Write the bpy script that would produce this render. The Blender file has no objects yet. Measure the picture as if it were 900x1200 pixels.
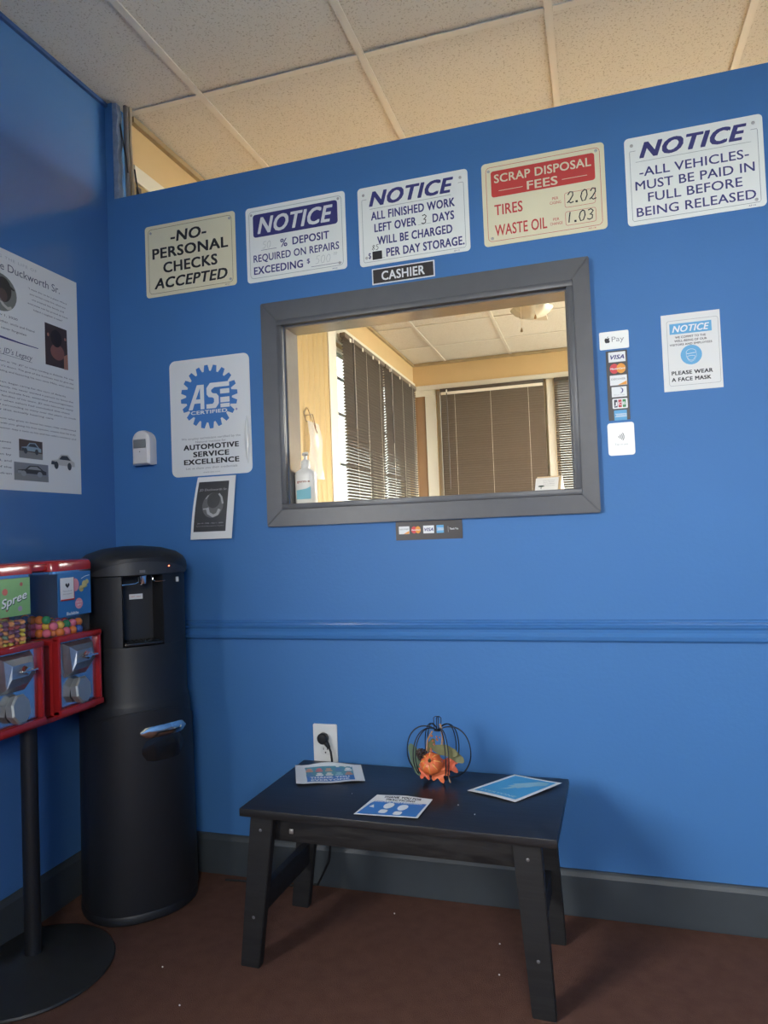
import bpy, bmesh, math, random
from mathutils import Vector, Matrix
from mathutils.geometry import tessellate_polygon
SC = bpy.context.scene
COL = SC.collection
PI = math.pi

# ------------------------------------------------------------------ camera, sky, exposure
cam_d = bpy.data.cameras.new('camera'); cam = bpy.data.objects.new('camera', cam_d); COL.objects.link(cam)
cam_d.sensor_fit = 'VERTICAL'; cam_d.sensor_height = 36.0; cam_d.lens = 815.43/1200*36.0
cam_d.clip_start = 0.02; cam_d.clip_end = 200
YAW, PITCH, ROLL = 0.294825565, 0.0313619863, -0.0384649699
def cam_matrix():
    sy, cy, sp, cp = math.sin(YAW), math.cos(YAW), math.sin(PITCH), math.cos(PITCH)
    fwd = Vector((-sy*cp, cy*cp, sp)); right = Vector((cy, sy, 0)); up = right.cross(fwd)
    r2 = math.cos(ROLL)*right + math.sin(ROLL)*up; u2 = -math.sin(ROLL)*right + math.cos(ROLL)*up
    m = Matrix((r2, u2, -fwd)).transposed().to_4x4(); m.translation = (1.63316, -2.08910, 1.10798)
    return m
cam.matrix_world = cam_matrix()
SC.camera = cam

world = bpy.data.worlds.new('overcast_sky'); SC.world = world; world.use_nodes = True
bgn = world.node_tree.nodes['Background']; bgn.inputs[0].default_value = (1.0, 0.985, 0.95, 1); bgn.inputs[1].default_value = 26.0

SC.view_settings.view_transform = 'Standard'; SC.view_settings.look = 'None'
SC.view_settings.exposure = 0.56; SC.view_settings.gamma = 1.0; SC.view_settings.use_curve_mapping = False
SC.cycles.use_denoising = True
SC.cycles.max_bounces = 10; SC.cycles.diffuse_bounces = 6; SC.cycles.transparent_max_bounces = 16
SC.cycles.sample_clamp_indirect = 12.0

FX, BY, FY, CZ = 3.6, 4.31, -4.2, 2.705        # right wall, office back wall, lobby back wall, ceiling
def portal(name, loc, direction, sx, sz):       # daylight portals in the window openings: they guide sky sampling, add no light
    l = bpy.data.lights.new(name, 'AREA'); l.shape = 'RECTANGLE'; l.size = sx; l.size_y = sz
    l.cycles.is_portal = True
    o = bpy.data.objects.new(name, l); COL.objects.link(o); o.location = loc
    o.rotation_euler = Vector(direction).to_track_quat('-Z', 'Z').to_euler()
WL = (-3.35, -2.0, 0.95, 2.15)                 # lobby window in the left wall: y0 y1 z0 z1
WB = (2.0, 3.1, 1.55, 2.4)                     # unseen window added behind the camera for fill light: x0 x1 z0 z1
WO = (1.95, 4.25, 0.40, 2.50)                      # unseen window added in the right wall to brighten the office: y0 y1 z0 z1
OL = (2.20, 4.20, 0.95, 2.40)                   # office window left wall y0 y1 z0 z1
OB1 = (0.245, 1.26, 0.95, 2.44); OB2 = (1.325, 2.30, 0.95, 2.44)
portal('lobby_left_portal', (-.12, (WL[0]+WL[1])/2, (WL[2]+WL[3])/2), (1, 0, 0), WL[1]-WL[0], WL[3]-WL[2])
portal('lobby_fill_portal', ((WB[0]+WB[1])/2, FY-.12, (WB[2]+WB[3])/2), (0, 1, 0), WB[1]-WB[0], WB[3]-WB[2])
portal('office_fill_portal', (FX+.12, (WO[0]+WO[1])/2, (WO[2]+WO[3])/2), (-1, 0, 0), WO[1]-WO[0], WO[3]-WO[2])
portal('office_left_portal', (-.13, (OL[0]+OL[1])/2, (OL[2]+OL[3])/2), (1, 0, 0), OL[1]-OL[0], OL[3]-OL[2])
portal('office_rear_portal', (1.27, BY+.14, 1.70), (0, -1, 0), 2.1, 1.49)

# ------------------------------------------------------------------ materials
MATS = {}
def mat(name, col, rough=0.5, metal=0.0, bump=0.0, scale=200.0, mottle=0.0, mscale=8.0, spec=0.5, coat=0.0, trans=0.0, emit=0.0, bdist=0.001):
    if name in MATS: return MATS[name]
    m = bpy.data.materials.new(name); m.use_nodes = True; nt = m.node_tree; b = nt.nodes['Principled BSDF']
    c = (col[0], col[1], col[2], 1)
    b.inputs['Base Color'].default_value = c; b.inputs['Roughness'].default_value = rough
    b.inputs['Metallic'].default_value = metal; b.inputs['Specular IOR Level'].default_value = spec
    b.inputs['Coat Weight'].default_value = coat
    if trans: b.inputs['Transmission Weight'].default_value = trans
    if emit: b.inputs['Emission Color'].default_value = c; b.inputs['Emission Strength'].default_value = emit
    if bump or mottle:
        tc = nt.nodes.new('ShaderNodeTexCoord')
    if mottle:
        n = nt.nodes.new('ShaderNodeTexNoise'); n.inputs['Scale'].default_value = mscale; n.inputs['Detail'].default_value = 5
        nt.links.new(tc.outputs['Object'], n.inputs['Vector'])
        r = nt.nodes.new('ShaderNodeMixRGB'); r.inputs[1].default_value = tuple(x*(1-mottle) for x in col)+(1,)
        r.inputs[2].default_value = tuple(min(1, x*(1+mottle)) for x in col)+(1,)
        nt.links.new(n.outputs['Fac'], r.inputs[0]); nt.links.new(r.outputs[0], b.inputs['Base Color'])
    if bump:
        n = nt.nodes.new('ShaderNodeTexNoise'); n.inputs['Scale'].default_value = scale; n.inputs['Detail'].default_value = 3
        nt.links.new(tc.outputs['Object'], n.inputs['Vector'])
        bp = nt.nodes.new('ShaderNodeBump'); bp.inputs['Strength'].default_value = bump; bp.inputs['Distance'].default_value = bdist
        nt.links.new(n.outputs['Fac'], bp.inputs['Height']); nt.links.new(bp.outputs[0], b.inputs['Normal'])
    MATS[name] = m
    return m
def glass_mat(name, tint=(1, 1, 1), gloss=0.08, rough=0.02, body=0.0):      # thin clear sheet
    m = bpy.data.materials.new(name); m.use_nodes = True; nt = m.node_tree; nt.nodes.clear()
    o = nt.nodes.new('ShaderNodeOutputMaterial'); t = nt.nodes.new('ShaderNodeBsdfTransparent'); t.inputs[0].default_value = tint+(1,)
    g = nt.nodes.new('ShaderNodeBsdfGlossy'); g.inputs['Roughness'].default_value = rough
    f = nt.nodes.new('ShaderNodeLayerWeight'); f.inputs['Blend'].default_value = .5
    pw = nt.nodes.new('ShaderNodeMath'); pw.operation = 'POWER'; pw.inputs[1].default_value = 5; nt.links.new(f.outputs['Facing'], pw.inputs[0])
    ma = nt.nodes.new('ShaderNodeMath'); ma.operation = 'MULTIPLY_ADD'; ma.inputs[1].default_value = .6; ma.inputs[2].default_value = .03; nt.links.new(pw.outputs[0], ma.inputs[0])
    x = nt.nodes.new('ShaderNodeMixShader'); nt.links.new(ma.outputs[0], x.inputs[0])
    nt.links.new(t.outputs[0], x.inputs[1]); nt.links.new(g.outputs[0], x.inputs[2])
    last = x
    if body:
        d = nt.nodes.new('ShaderNodeBsdfDiffuse'); d.inputs[0].default_value = (.8, .8, .78, 1)
        y = nt.nodes.new('ShaderNodeMixShader'); y.inputs[0].default_value = body
        nt.links.new(x.outputs[0], y.inputs[1]); nt.links.new(d.outputs[0], y.inputs[2]); last = y
    nt.links.new(last.outputs[0], o.inputs[0]); MATS[name] = m
    return m
BLUEG = mat('blue_gloss_wall_paint', (.062, .172, .40), .19, coat=.3, bump=.05, scale=90, mottle=.05, mscale=3, bdist=.002)
BLUE = mat('blue_wall_paint', (.052, .170, .41), .55, spec=.28, bump=.25, scale=90, mottle=.05, mscale=3, bdist=.002)
RAILB = mat('blue_trim_paint', (.052, .170, .41), .18)
TAN = mat('tan_wall_paint', (.60, .42, .21), .6, mottle=.05)
PANEL = mat('tan_panel_paint', (.42, .30, .13), .5, mottle=.04)
WHITE = mat('white_trim_paint', (.66, .62, .52), .4)
GREY = mat('grey_casing_paint', (.085, .088, .095), .38, mottle=.12, mscale=30, bump=.3, scale=60)
JAMB = mat('glossy_grey_jamb', (.16, .155, .15), .16, mottle=.1, mscale=40, bump=.4, scale=45)
BASE = mat('grey_baseboard_paint', (.044, .054, .062), .5, mottle=.12, mscale=20)
BLACK = mat('black_ink', (.012, .012, .014), .5)
NAVY = mat('navy_ink', (.035, .035, .17), .45)
RED = mat('red_ink', (.55, .045, .04), .45)
SWHITE = mat('white_sign_face', (.82, .84, .80), .35, mottle=.03, mscale=20)
CREAM = mat('cream_sign_face', (.78, .72, .50), .35, mottle=.04, mscale=20)
PAPER = mat('white_paper', (.72, .73, .71), .7, bump=.15, scale=40)
INKW = mat('white_print', (.74, .76, .76), .45)
PENCIL = mat('pencil_grey', (.42, .44, .44), .7)
STEEL = mat('screw_steel', (.45, .44, .42), .35, metal=.8)
CHROME = mat('chrome', (.75, .75, .74), .13, metal=1)
BRUSH = mat('cast_metal', (.42, .44, .46), .32, metal=.85, mottle=.2, mscale=60)
GREYINK = mat('grey_ink', (.25, .26, .27), .6)
DKBLUE = mat('blue_ink', (.045, .18, .48), .45)
SKYB = mat('sky_blue_ink', (.10, .36, .62), .5)
BLKPL = mat('black_plastic', (.010, .011, .013), .48, bump=.15, scale=300)
BLKGL = mat('glossy_black_plastic', (.012, .013, .015), .18)
RGLASS = glass_mat('window_glass')
ACRYL = glass_mat('clear_globe_plastic', (.96, .97, .97), body=.03)
TGLASS = glass_mat('sky_dimming_glass', (.23, .24, .23))  # tint added to dim the bright sky seen through the office blinds
FILM = glass_mat('clear_film', (.9, .9, .88), body=.35, rough=.1)

def carpet_mat():
    m = mat('brown_carpet', (.125, .062, .045), .95, bump=.9, scale=420, mottle=.28, mscale=26, spec=.1, bdist=.004); return m
def tile_mat():
    m = bpy.data.materials.new('fissured_ceiling_tile'); m.use_nodes = True; nt = m.node_tree; b = nt.nodes['Principled BSDF']
    b.inputs['Roughness'].default_value = .9
    geo = nt.nodes.new('ShaderNodeTexCoord'); info = nt.nodes.new('ShaderNodeObjectInfo')
    add = nt.nodes.new('ShaderNodeVectorMath'); add.operation = 'ADD'
    nt.links.new(geo.outputs['Object'], add.inputs[0]); nt.links.new(info.outputs['Location'], add.inputs[1])
    n = nt.nodes.new('ShaderNodeTexNoise'); n.inputs['Scale'].default_value = 170; n.inputs['Detail'].default_value = 2
    nt.links.new(add.outputs[0], n.inputs['Vector'])
    r = nt.nodes.new('ShaderNodeValToRGB'); r.color_ramp.elements[0].position = .34; r.color_ramp.elements[0].color = (.50, .45, .36, 1)
    r.color_ramp.elements[1].position = .42; r.color_ramp.elements[1].color = (.72, .68, .60, 1)
    nt.links.new(n.outputs['Fac'], r.inputs[0]); nt.links.new(r.outputs[0], b.inputs['Base Color'])
    bp = nt.nodes.new('ShaderNodeBump'); bp.inputs['Strength'].default_value = .5; bp.inputs['Distance'].default_value = .002
    nt.links.new(r.outputs[0], bp.inputs['Height']); nt.links.new(bp.outputs[0], b.inputs['Normal'])
    MATS['fissured_ceiling_tile'] = m; return m
CARPET = carpet_mat(); TILE = tile_mat()
GRID = mat('ceiling_grid_metal', (.75, .71, .63), .45)
def wood_mat(name, c1, c2, rough, axis_scale=(3, 40, 40)):
    m = bpy.data.materials.new(name); m.use_nodes = True; nt = m.node_tree; b = nt.nodes['Principled BSDF']; b.inputs['Roughness'].default_value = rough
    tc = nt.nodes.new('ShaderNodeTexCoord'); mp = nt.nodes.new('ShaderNodeMapping'); mp.inputs['Scale'].default_value = axis_scale
    w = nt.nodes.new('ShaderNodeTexNoise'); w.inputs['Scale'].default_value = 2.2; w.inputs['Detail'].default_value = 6; w.inputs['Distortion'].default_value = 1.2
    nt.links.new(tc.outputs['Object'], mp.inputs[0]); nt.links.new(mp.outputs[0], w.inputs['Vector'])
    r = nt.nodes.new('ShaderNodeValToRGB'); r.color_ramp.elements[0].position = .38; r.color_ramp.elements[0].color = c1+(1,)
    r.color_ramp.elements[1].position = .68; r.color_ramp.elements[1].color = c2+(1,)
    nt.links.new(w.outputs['Fac'], r.inputs[0]); nt.links.new(r.outputs[0], b.inputs['Base Color'])
    bp = nt.nodes.new('ShaderNodeBump'); bp.inputs['Strength'].default_value = .25; bp.inputs['Distance'].default_value = .001
    nt.links.new(w.outputs['Fac'], bp.inputs['Height']); nt.links.new(bp.outputs[0], b.inputs['Normal'])
    MATS[name] = m; return m
BENCH = wood_mat('black_brown_laminate', (.010, .0095, .010), (.020, .019, .020), .36)
BENCHL = wood_mat('black_stained_wood', (.005, .005, .006), (.011, .011, .012), .6, (3, 30, 30))

# ------------------------------------------------------------------ mesh helpers
def finish(name, bm, m, parent=None, loc=(0, 0, 0), rot=(0, 0, 0), smooth=False, kind=None):
    me = bpy.data.meshes.new(name); bmesh.ops.recalc_face_normals(bm, faces=bm.faces); bm.to_mesh(me); bm.free()
    for mm in (m if isinstance(m, (list, tuple)) else [m]): me.materials.append(mm)
    if smooth:
        for p in me.polygons: p.use_smooth = True
        if smooth != 'all': me.set_sharp_from_angle(angle=math.radians(38))
    o = bpy.data.objects.new(name, me); COL.objects.link(o); o.location = loc; o.rotation_euler = rot
    if parent: o.parent = parent
    if kind: o['kind'] = kind
    return o
def link_copy(src, parent, loc=(0, 0, 0), rot=(0, 0, 0)):
    c = src.copy(); COL.objects.link(c); c.parent = parent; c.location = loc; c.rotation_euler = rot; return c
def tag(o, label, cat, group=None):
    o['label'] = label; o['category'] = cat
    if group: o['group'] = group
    return o
def empty(name, loc, rot=(0, 0, 0), kind=None, parent=None):
    o = bpy.data.objects.new(name, None); COL.objects.link(o); o.location = loc; o.rotation_euler = rot; o.empty_display_size = .05
    if kind: o['kind'] = kind
    if parent: o.parent = parent
    return o
def box(bm, x0, x1, y0, y1, z0, z1, bev=0.0, seg=2, M=None):
    r = bmesh.ops.create_cube(bm, size=1.0)
    vs = r['verts']
    for v in vs:
        v.co = Vector(((x0+x1)/2+v.co.x*(x1-x0), (y0+y1)/2+v.co.y*(y1-y0), (z0+z1)/2+v.co.z*(z1-z0)))
    if bev:
        es = list({e for v in vs for e in v.link_edges})
        rr = bmesh.ops.bevel(bm, geom=es, offset=bev, segments=seg, affect='EDGES', profile=.5, clamp_overlap=True)
        vs = list({v for f in rr['faces'] for v in f.verts} | {v for v in vs if v.is_valid})
    if M is not None:
        for v in vs: v.co = M @ v.co
    return vs
def B(*a, **k):
    bm = bmesh.new(); box(bm, *a, **k); return bm
def BS(lst):
    bm = bmesh.new()
    for a in lst: box(bm, *a[:6], bev=(a[6] if len(a) > 6 else 0))
    return bm
def beam(bm, p0, p1, w, t, up=(0, 1, 0), bev=0.0):
    p0, p1 = Vector(p0), Vector(p1); d = p1-p0; L = d.length; zz = d.normalized(); xx = Vector(up).cross(zz).normalized(); yy = zz.cross(xx)
    M = Matrix((xx, yy, zz)).transposed().to_4x4(); M.translation = (p0+p1)/2
    return box(bm, -w/2, w/2, -t/2, t/2, -L/2, L/2, bev=bev, M=M)
def tube(bm, pts, r, seg=8, closed=False, caps=True):
    pts = [Vector(p) for p in pts]; n = len(pts); rings = []; prev = None
    for i, p in enumerate(pts):
        a = pts[(i-1) % n] if (closed or i > 0) else p; b = pts[(i+1) % n] if (closed or i < n-1) else p
        t = (b-a).normalized()
        if prev is None:
            ref = Vector((0, 0, 1)) if abs(t.z) < .9 else Vector((1, 0, 0)); nx = ref.cross(t).normalized()
        else:
            nx = (prev - t*prev.dot(t)).normalized()
        prev = nx; ny = t.cross(nx); rr = r[i] if isinstance(r, (list, tuple)) else r
        rings.append([bm.verts.new(p+nx*math.cos(2*PI*k/seg)*rr+ny*math.sin(2*PI*k/seg)*rr) for k in range(seg)])
    for i in range(n if closed else n-1):
        A, C = rings[i], rings[(i+1) % n]
        for k in range(seg): bm.faces.new((A[k], A[(k+1) % seg], C[(k+1) % seg], C[k]))
    if caps and not closed: bm.faces.new(rings[0][::-1]); bm.faces.new(rings[-1])
def loft(bm, rings, cap0=True, cap1=True):
    R = [[bm.verts.new(p) for p in ring] for ring in rings]; n = len(R[0])
    for i in range(len(R)-1):
        for k in range(n): bm.faces.new((R[i][k], R[i][(k+1) % n], R[i+1][(k+1) % n], R[i+1][k]))
    if cap0: bm.faces.new(R[0][::-1])
    if cap1: bm.faces.new(R[-1])
    return R
def lathe(bm, prof, seg=24, c=(0, 0)):
    loft(bm, [[(c[0]+r*math.cos(2*PI*k/seg), c[1]+r*math.sin(2*PI*k/seg), z) for k in range(seg)] for r, z in prof])
def rrpts(x0, z0, x1, z1, r, n=5):
    out = []
    for cx, cz, a0 in ((x1-r, z1-r, 0), (x0+r, z1-r, 90), (x0+r, z0+r, 180), (x1-r, z0+r, 270)):
        for i in range(n+1):
            a = math.radians(a0+90*i/n); out.append((cx+r*math.cos(a), cz+r*math.sin(a)))
    return out
def plate(pts, t):                       # flat plate in XZ, front face at y=0 (facing -y), back at y=+t
    bm = bmesh.new(); loft(bm, [[(x, 0, z) for x, z in pts], [(x, t, z) for x, z in pts]]); return bm

# ------------------------------------------------------------------ flat print
_tc = {}
def text_geo(s, bold, shear, spacing=1.0):
    if bold > .004:      # heavier strokes: the same flat glyphs laid several times with tiny shifts
        k = (s, bold, shear, spacing)
        if k not in _tc:
            vs, fs = text_geo(s, 0, shear, spacing+bold*1.9); V_, F_ = [], []
            for dx, dy in ((-.8, -.5), (.8, -.5), (-.8, .5), (.8, .5), (0, 0)):
                n = len(V_); V_ += [(a+dx*bold, b+dy*bold) for a, b in vs]; F_ += [tuple(i+n for i in f) for f in fs]
            _tc[k] = (V_, F_)
        return _tc[k]
    bold = 0; k = (s, bold, shear, spacing)
    if k in _tc: return _tc[k]
    c = bpy.data.curves.new('lettering', 'FONT'); c.body = s; c.size = 1.0; c.fill_mode = 'BOTH'; c.resolution_u = 3
    c.shear = shear; c.offset = bold; c.space_character = spacing
    o = bpy.data.objects.new('lettering', c); me = o.to_mesh()
    vs = [(v.co.x, v.co.y) for v in me.vertices]; fs = [tuple(p.vertices) for p in me.polygons]
    o.to_mesh_clear(); bpy.data.objects.remove(o); bpy.data.curves.remove(c)
    _tc[k] = (vs, fs); return _tc[k]
def cap_h(bold):
    vs, _ = text_geo('H', bold, 0); return max(v[1] for v in vs)-min(v[1] for v in vs)
class Ink:
    def __init__(s, W=1.0, H=1.0, layer=1): s.v = []; s.f = []; s.W = W; s.H = H; s.y = -.00035*layer
    def add(s, vs, fs):
        n = len(s.v); s.v += vs; s.f += [tuple(i+n for i in f) for f in fs]
    def text(s, t, u, v, w, h, bold=.0, shear=.0, align='c', spacing=1.0, rot=0.0):
        """u,v centre of the line (0..1 from top left), w width fraction (None: natural), h cap height fraction"""
        vs, fs = text_geo(t, bold, shear, spacing)
        if not vs: return
        x0 = min(a for a, b in vs); x1 = max(a for a, b in vs)
        hh = h*s.H; sy = hh/cap_h(bold); sx = (w*s.W/(x1-x0)) if w else sy
        cx, cz = (u-.5)*s.W, (.5-v)*s.H
        x_off = {'c': -(x0+x1)/2, 'l': -x0, 'r': -x1}[align]
        ca, sa = math.cos(rot), math.sin(rot)
        out = []
        for a, b in vs:
            X = (a+x_off)*sx; Z = b*sy-hh/2; yy = s.y-(3e-5*(5*len(out)//len(vs)) if bold > .004 else 0)
            out.append((cx+X*ca-Z*sa, yy, cz+X*sa+Z*ca))
        s.add(out, fs)
    def poly(s, pts):                     # metres, local centre origin
        n = len(pts); tri = tessellate_polygon([[Vector((x, z, 0)) for x, z in pts]])
        s.add([(x, s.y, z) for x, z in pts], [tuple(t) for t in tri])
    def upoly(s, pts): s.poly([((u-.5)*s.W, (.5-v)*s.H) for u, v in pts])
    def rrect(s, u0, v0, u1, v1, r=0.002, n=4): s.poly(rrpts((u0-.5)*s.W, (.5-v1)*s.H, (u1-.5)*s.W, (.5-v0)*s.H, r, n))
    def frame(s, u0, v0, u1, v1, r, t):
        s.stroke(rrpts((u0-.5)*s.W, (.5-v1)*s.H, (u1-.5)*s.W, (.5-v0)*s.H, r, 4), t, True)
    def stroke(s, pts, t, closed=False):
        n = len(pts); P = [Vector(p) for p in pts]; L = []; R = []
        for i in range(n):
            a = P[(i-1) % n] if closed or i else P[i]; b = P[(i+1) % n] if closed or i < n-1 else P[i]
            d = (b-a)
            if d.length < 1e-9: d = Vector((1, 0))
            d.normalize(); nn = Vector((-d.y, d.x))*t/2; L.append(P[i]+nn); R.append(P[i]-nn)
        vs = [(q.x, s.y, q.y) for q in L]+[(q.x, s.y, q.y) for q in R]
        s.add(vs, [(i, (i+1) % n, n+(i+1) % n, n+i) for i in range(n if closed else n-1)])
    def ustroke(s, pts, t, closed=False): s.stroke([((u-.5)*s.W, (.5-v)*s.H) for u, v in pts], t, closed)
    def hand(s, t, u, v, h, th, slant=.12, gap=.25):     # handwritten digits
        D = {'0': [[(.5, 1), (.15, .8), (.05, .4), (.3, 0), (.7, .05), (.9, .5), (.75, .9), (.45, 1)]],
             '1': [[(.5, 1), (.45, .5), (.45, 0)]],
             '2': [[(.1, .75), (.35, 1), (.75, .95), (.8, .65), (.45, .25), (.1, .05), (.3, .15), (.6, .0), (1, .08)]],
             '3': [[(.1, .9), (.5, 1), (.85, .8), (.6, .55), (.35, .52), (.8, .4), (.8, .1), (.4, 0), (.05, .12)]],
             '5': [[(.9, 1), (.3, .98), (.2, .6), (.6, .62), (.85, .35), (.6, .02), (.1, .05)]],
             '8': [[(.8, .85), (.45, 1), (.2, .78), (.5, .52), (.85, .22), (.5, 0), (.12, .2), (.5, .52), (.8, .85)]],
             '.': [[(.1, .06), (.75, .06)]]}
        hh = h*s.H; x = (u-.5)*s.W; z = (.5-v)*s.H-hh/2; tot = sum((.3 if c == '.' else .62)+gap*.5 for c in t)*hh; x -= tot/2
        for c in t:
            w = .3 if c == '.' else .62
            for st in D[c]: s.stroke([(x+a*w*hh+slant*b*hh, z+b*hh) for a, b in st], th*(1.8 if c == '.' else 1))
            x += (w+gap*.5)*hh
    def disc(s, u, v, rx, rz=None, n=24):
        rz = rz or rx; cx, cz = (u-.5)*s.W, (.5-v)*s.H
        s.add([(cx+rx*math.cos(2*PI*k/n), s.y, cz+rz*math.sin(2*PI*k/n)) for k in range(n)], [tuple(range(n))])
    def done(s, name, m, parent, disp=None):
        me = bpy.data.meshes.new(name); vs = s.v
        if disp: vs = [(x, y+disp(x, z), z) for x, y, z in vs]
        me.from_pydata(vs, [], s.f); me.materials.append(m); me.update()
        o = bpy.data.objects.new(name, me); COL.objects.link(o); o.parent = parent; return o

# ------------------------------------------------------------------ the setting
def wall(name, boxes, mats, fn=None):
    bm = BS(boxes); o = finish(name, bm, mats, kind='structure')
    if fn:
        for p in o.data.polygons: p.material_index = fn(p)
    return o
floor = finish('floor', B(-.15, FX+.15, FY-.15, BY+.15, -.06, 0), CARPET, kind='structure')
ground = finish('ground', B(-30, 40, -40, 40, -.30, -.16), mat('outside_ground', (.22, .24, .20), .9, mottle=.2, mscale=1), kind='structure')
wall('wall_left', [(-.12, -.0001, WL[1], .0795, 0, 2.78), (-.12, 0, FY, WL[0], 0, 2.78), (-.12, 0, WL[0], WL[1], 0, WL[2]), (-.12, 0, WL[0], WL[1], WL[3], 2.78)], BLUEG)
wall('wall_office_left', [(-.10, .03, .08, OL[0], 0, 2.78), (-.10, .03, OL[1], BY, 0, 2.78), (-.10, .03, OL[0], OL[1], 0, OL[2]), (-.10, .03, OL[0], OL[1], OL[3], 2.78)], TAN)
wall('wall_office_back', [(-.10, OB1[0], BY, BY+.12, 0, 2.78), (OB1[1], OB2[0], BY, BY+.12, OB1[2], OB1[3]), (OB2[1], FX+.12, BY, BY+.12, 0, 2.78),
     (OB1[0], OB2[1], BY, BY+.12, 0, OB1[2]), (OB1[0], OB2[1], BY, BY+.12, OB1[3], 2.78)], TAN)
wall('wall_right', [(FX, FX+.12, FY, WO[0], 0, 2.78), (FX, FX+.12, WO[1], BY, 0, 2.78), (FX, FX+.12, WO[0], WO[1], 0, WO[2]), (FX, FX+.12, WO[0], WO[1], WO[3], 2.78)],
     [BLUE, TAN], lambda p: 1 if p.center.y > .9 else 0)
wall('wall_back', [(-.12, WB[0], FY-.12, FY, 0, 2.78), (WB[1], FX+.12, FY-.12, FY, 0, 2.78), (WB[0], WB[1], FY-.12, FY, 0, WB[2]), (WB[0], WB[1], FY-.12, FY, WB[3], 2.78)], BLUE)
PX0, PX1, PZ0, PZ1 = .678, 1.582, 1.217, 1.803      # pass-through opening
PT = 2.347
wall('wall_front', [(0, PX0, 0, .09, 0, PT), (PX1, FX, 0, .09, 0, PT), (PX0, PX1, 0, .09, 0, PZ0), (PX0, PX1, 0, .09, PZ1, PT), (0, .030, 0, .09, PT, 2.702)],
     [BLUE, TAN], lambda p: 1 if p.normal.y > .5 else 0)

# ceiling: plenum deck, tiles and grid
ceil = finish('ceiling', B(-.12, FX+.12, FY-.12, BY+.12, 2.78, 2.84), GRID, kind='structure')
P = .6096; GX0, GY0 = .346, .085
xs = [0.0]+[GX0+P*i for i in range(0, 6)]; xs = [x for x in xs if x < FX]+[FX]
ys = [GY0+P*i for i in range(-8, 8)]; ys = [FY]+[y for y in ys if FY+.05 < y < BY-.05]+[BY]
proto = {}
random.seed(4)
for i in range(len(xs)-1):
    for j in range(len(ys)-1):
        w, d = round(xs[i+1]-xs[i], 3), round(ys[j+1]-ys[j], 3); k = (w, d)
        cx, cy = (xs[i]+xs[i+1])/2, (ys[j]+ys[j+1])/2
        z = CZ+.005; rot = (random.uniform(-.004, .004), random.uniform(-.004, .004), 0)
        if k not in proto:
            proto[k] = finish('ceiling_tile', B(-w/2+.004, w/2-.004, -d/2+.004, d/2-.004, 0, .016), TILE, ceil, (cx, cy, z), rot)
        else:
            link_copy(proto[k], ceil, (cx, cy, z), rot)
for x in xs[1:-1]:
    finish('grid_runner', B(x-.012, x+.012, FY, BY, CZ-.002, CZ+.003), GRID, ceil)
for y in ys[1:-1]:
    for i in range(len(xs)-1):
        finish('grid_cross_tee', B(xs[i]+.013, xs[i+1]-.013, y-.012, y+.012, CZ-.001, CZ+.003), GRID, ceil)
WANG = mat('stained_wall_angle', (.36, .27, .15), .6, mottle=.3, mscale=15)
trimn = [0]
def trim(bm, m, parent=None, name=None, smooth=False):
    trimn[0] += 1
    return finish(name or 'trim_%d' % trimn[0], bm, m, parent, kind='structure', smooth=smooth)
trim(B(.03, .05, .1, BY, CZ-.022, CZ-.001), WANG)
trim(B(.03, FX, BY-.02, BY, CZ-.022, CZ-.001), WANG)
trim(B(0, .012, FY, 0, CZ-.016, CZ-.003), mat('blue_wall_angle', (.04, .10, .25), .5))

# chair rail and baseboards
def extrude_x(prof, x0, x1):      # prof: list of (depth toward viewer, z)
    bm = bmesh.new(); loft(bm, [[(x0, -d, z) for d, z in prof], [(x1, -d, z) for d, z in prof]]); return bm
rail = [(0, .778), (.012, .778), (.017, .783), (.019, .792), (.015, .797), (.012, .803), (.013, .812), (.018, .818), (.019, .822), (.011, .826), (.010, .829), (.013, .834), (.010, .838), (0, .839)]
trim(extrude_x(rail, .001, FX), RAILB, name='trim_chair_rail')
bprof = [(0, 0), (.014, 0), (.015, .004), (.015, .112), (.010, .122), (.006, .127), (0, .128)]
finish('baseboard_front', extrude_x(bprof, .016, FX), BASE, kind='structure')
bm = bmesh.new(); loft(bm, [[(d, FY, z) for d, z in bprof], [(d, -.0005, z) for d, z in bprof]])
finish('baseboard_left', bm, BASE, kind='structure')

# torn end of the wall above the partition: ragged painted edge, pipes and cables
stub = empty('conduit_run', (.045, .045, PT))
tag(stub, 'bare pipes and black cables rising from the partition top to the ceiling beside the corner', 'conduit')
bm = bmesh.new(); random.seed(2)
rg = []
for i in range(15):
    z = .352*i/14; x = .004+.004*math.sin(i*1.7)+.006*(i/14)**2*0
    rg.append([(-.014, -.044, z), (x, -.042, z), (x+.002, -.02, z), (-.014, -.02, z)])
loft(bm, rg); finish('torn_edge', bm, mat('worn_silver_blue_paint', (.22, .27, .36), .3, mottle=.5, mscale=40), stub, smooth=True)
bm = bmesh.new(); tube(bm, [(.021, -.01, 0), (.020, -.012, .17), (.019, -.012, .352)], .009, 10); finish('metal_conduit', bm, mat('dull_grey_conduit', (.23, .21, .20), .4, metal=.4), stub, smooth=True)
bm = bmesh.new(); tube(bm, [(.036, .0, 0), (.033, .0, .1), (.028, .0, .22), (.030, .0, .352)], .006, 8); finish('beige_pipe', bm, mat('beige_pipe_paint', (.42, .33, .22), .5), stub, smooth=True)
bm = bmesh.new(); tube(bm, [(.030, -.022, .10), (.024, -.022, .16), (.010, -.024, .24), (.002, -.026, .30), (-.006, -.028, .350)], .0028, 6)
finish('black_cable', bm, BLKPL, stub, smooth=True)
bm = bmesh.new(); tube(bm, [(.062, .0, .002), (.054, .0, .04), (.046, .0, .09), (.042, .0, .12)], .0028, 6); finish('black_cable', bm, BLKPL, stub, smooth=True)
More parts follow.
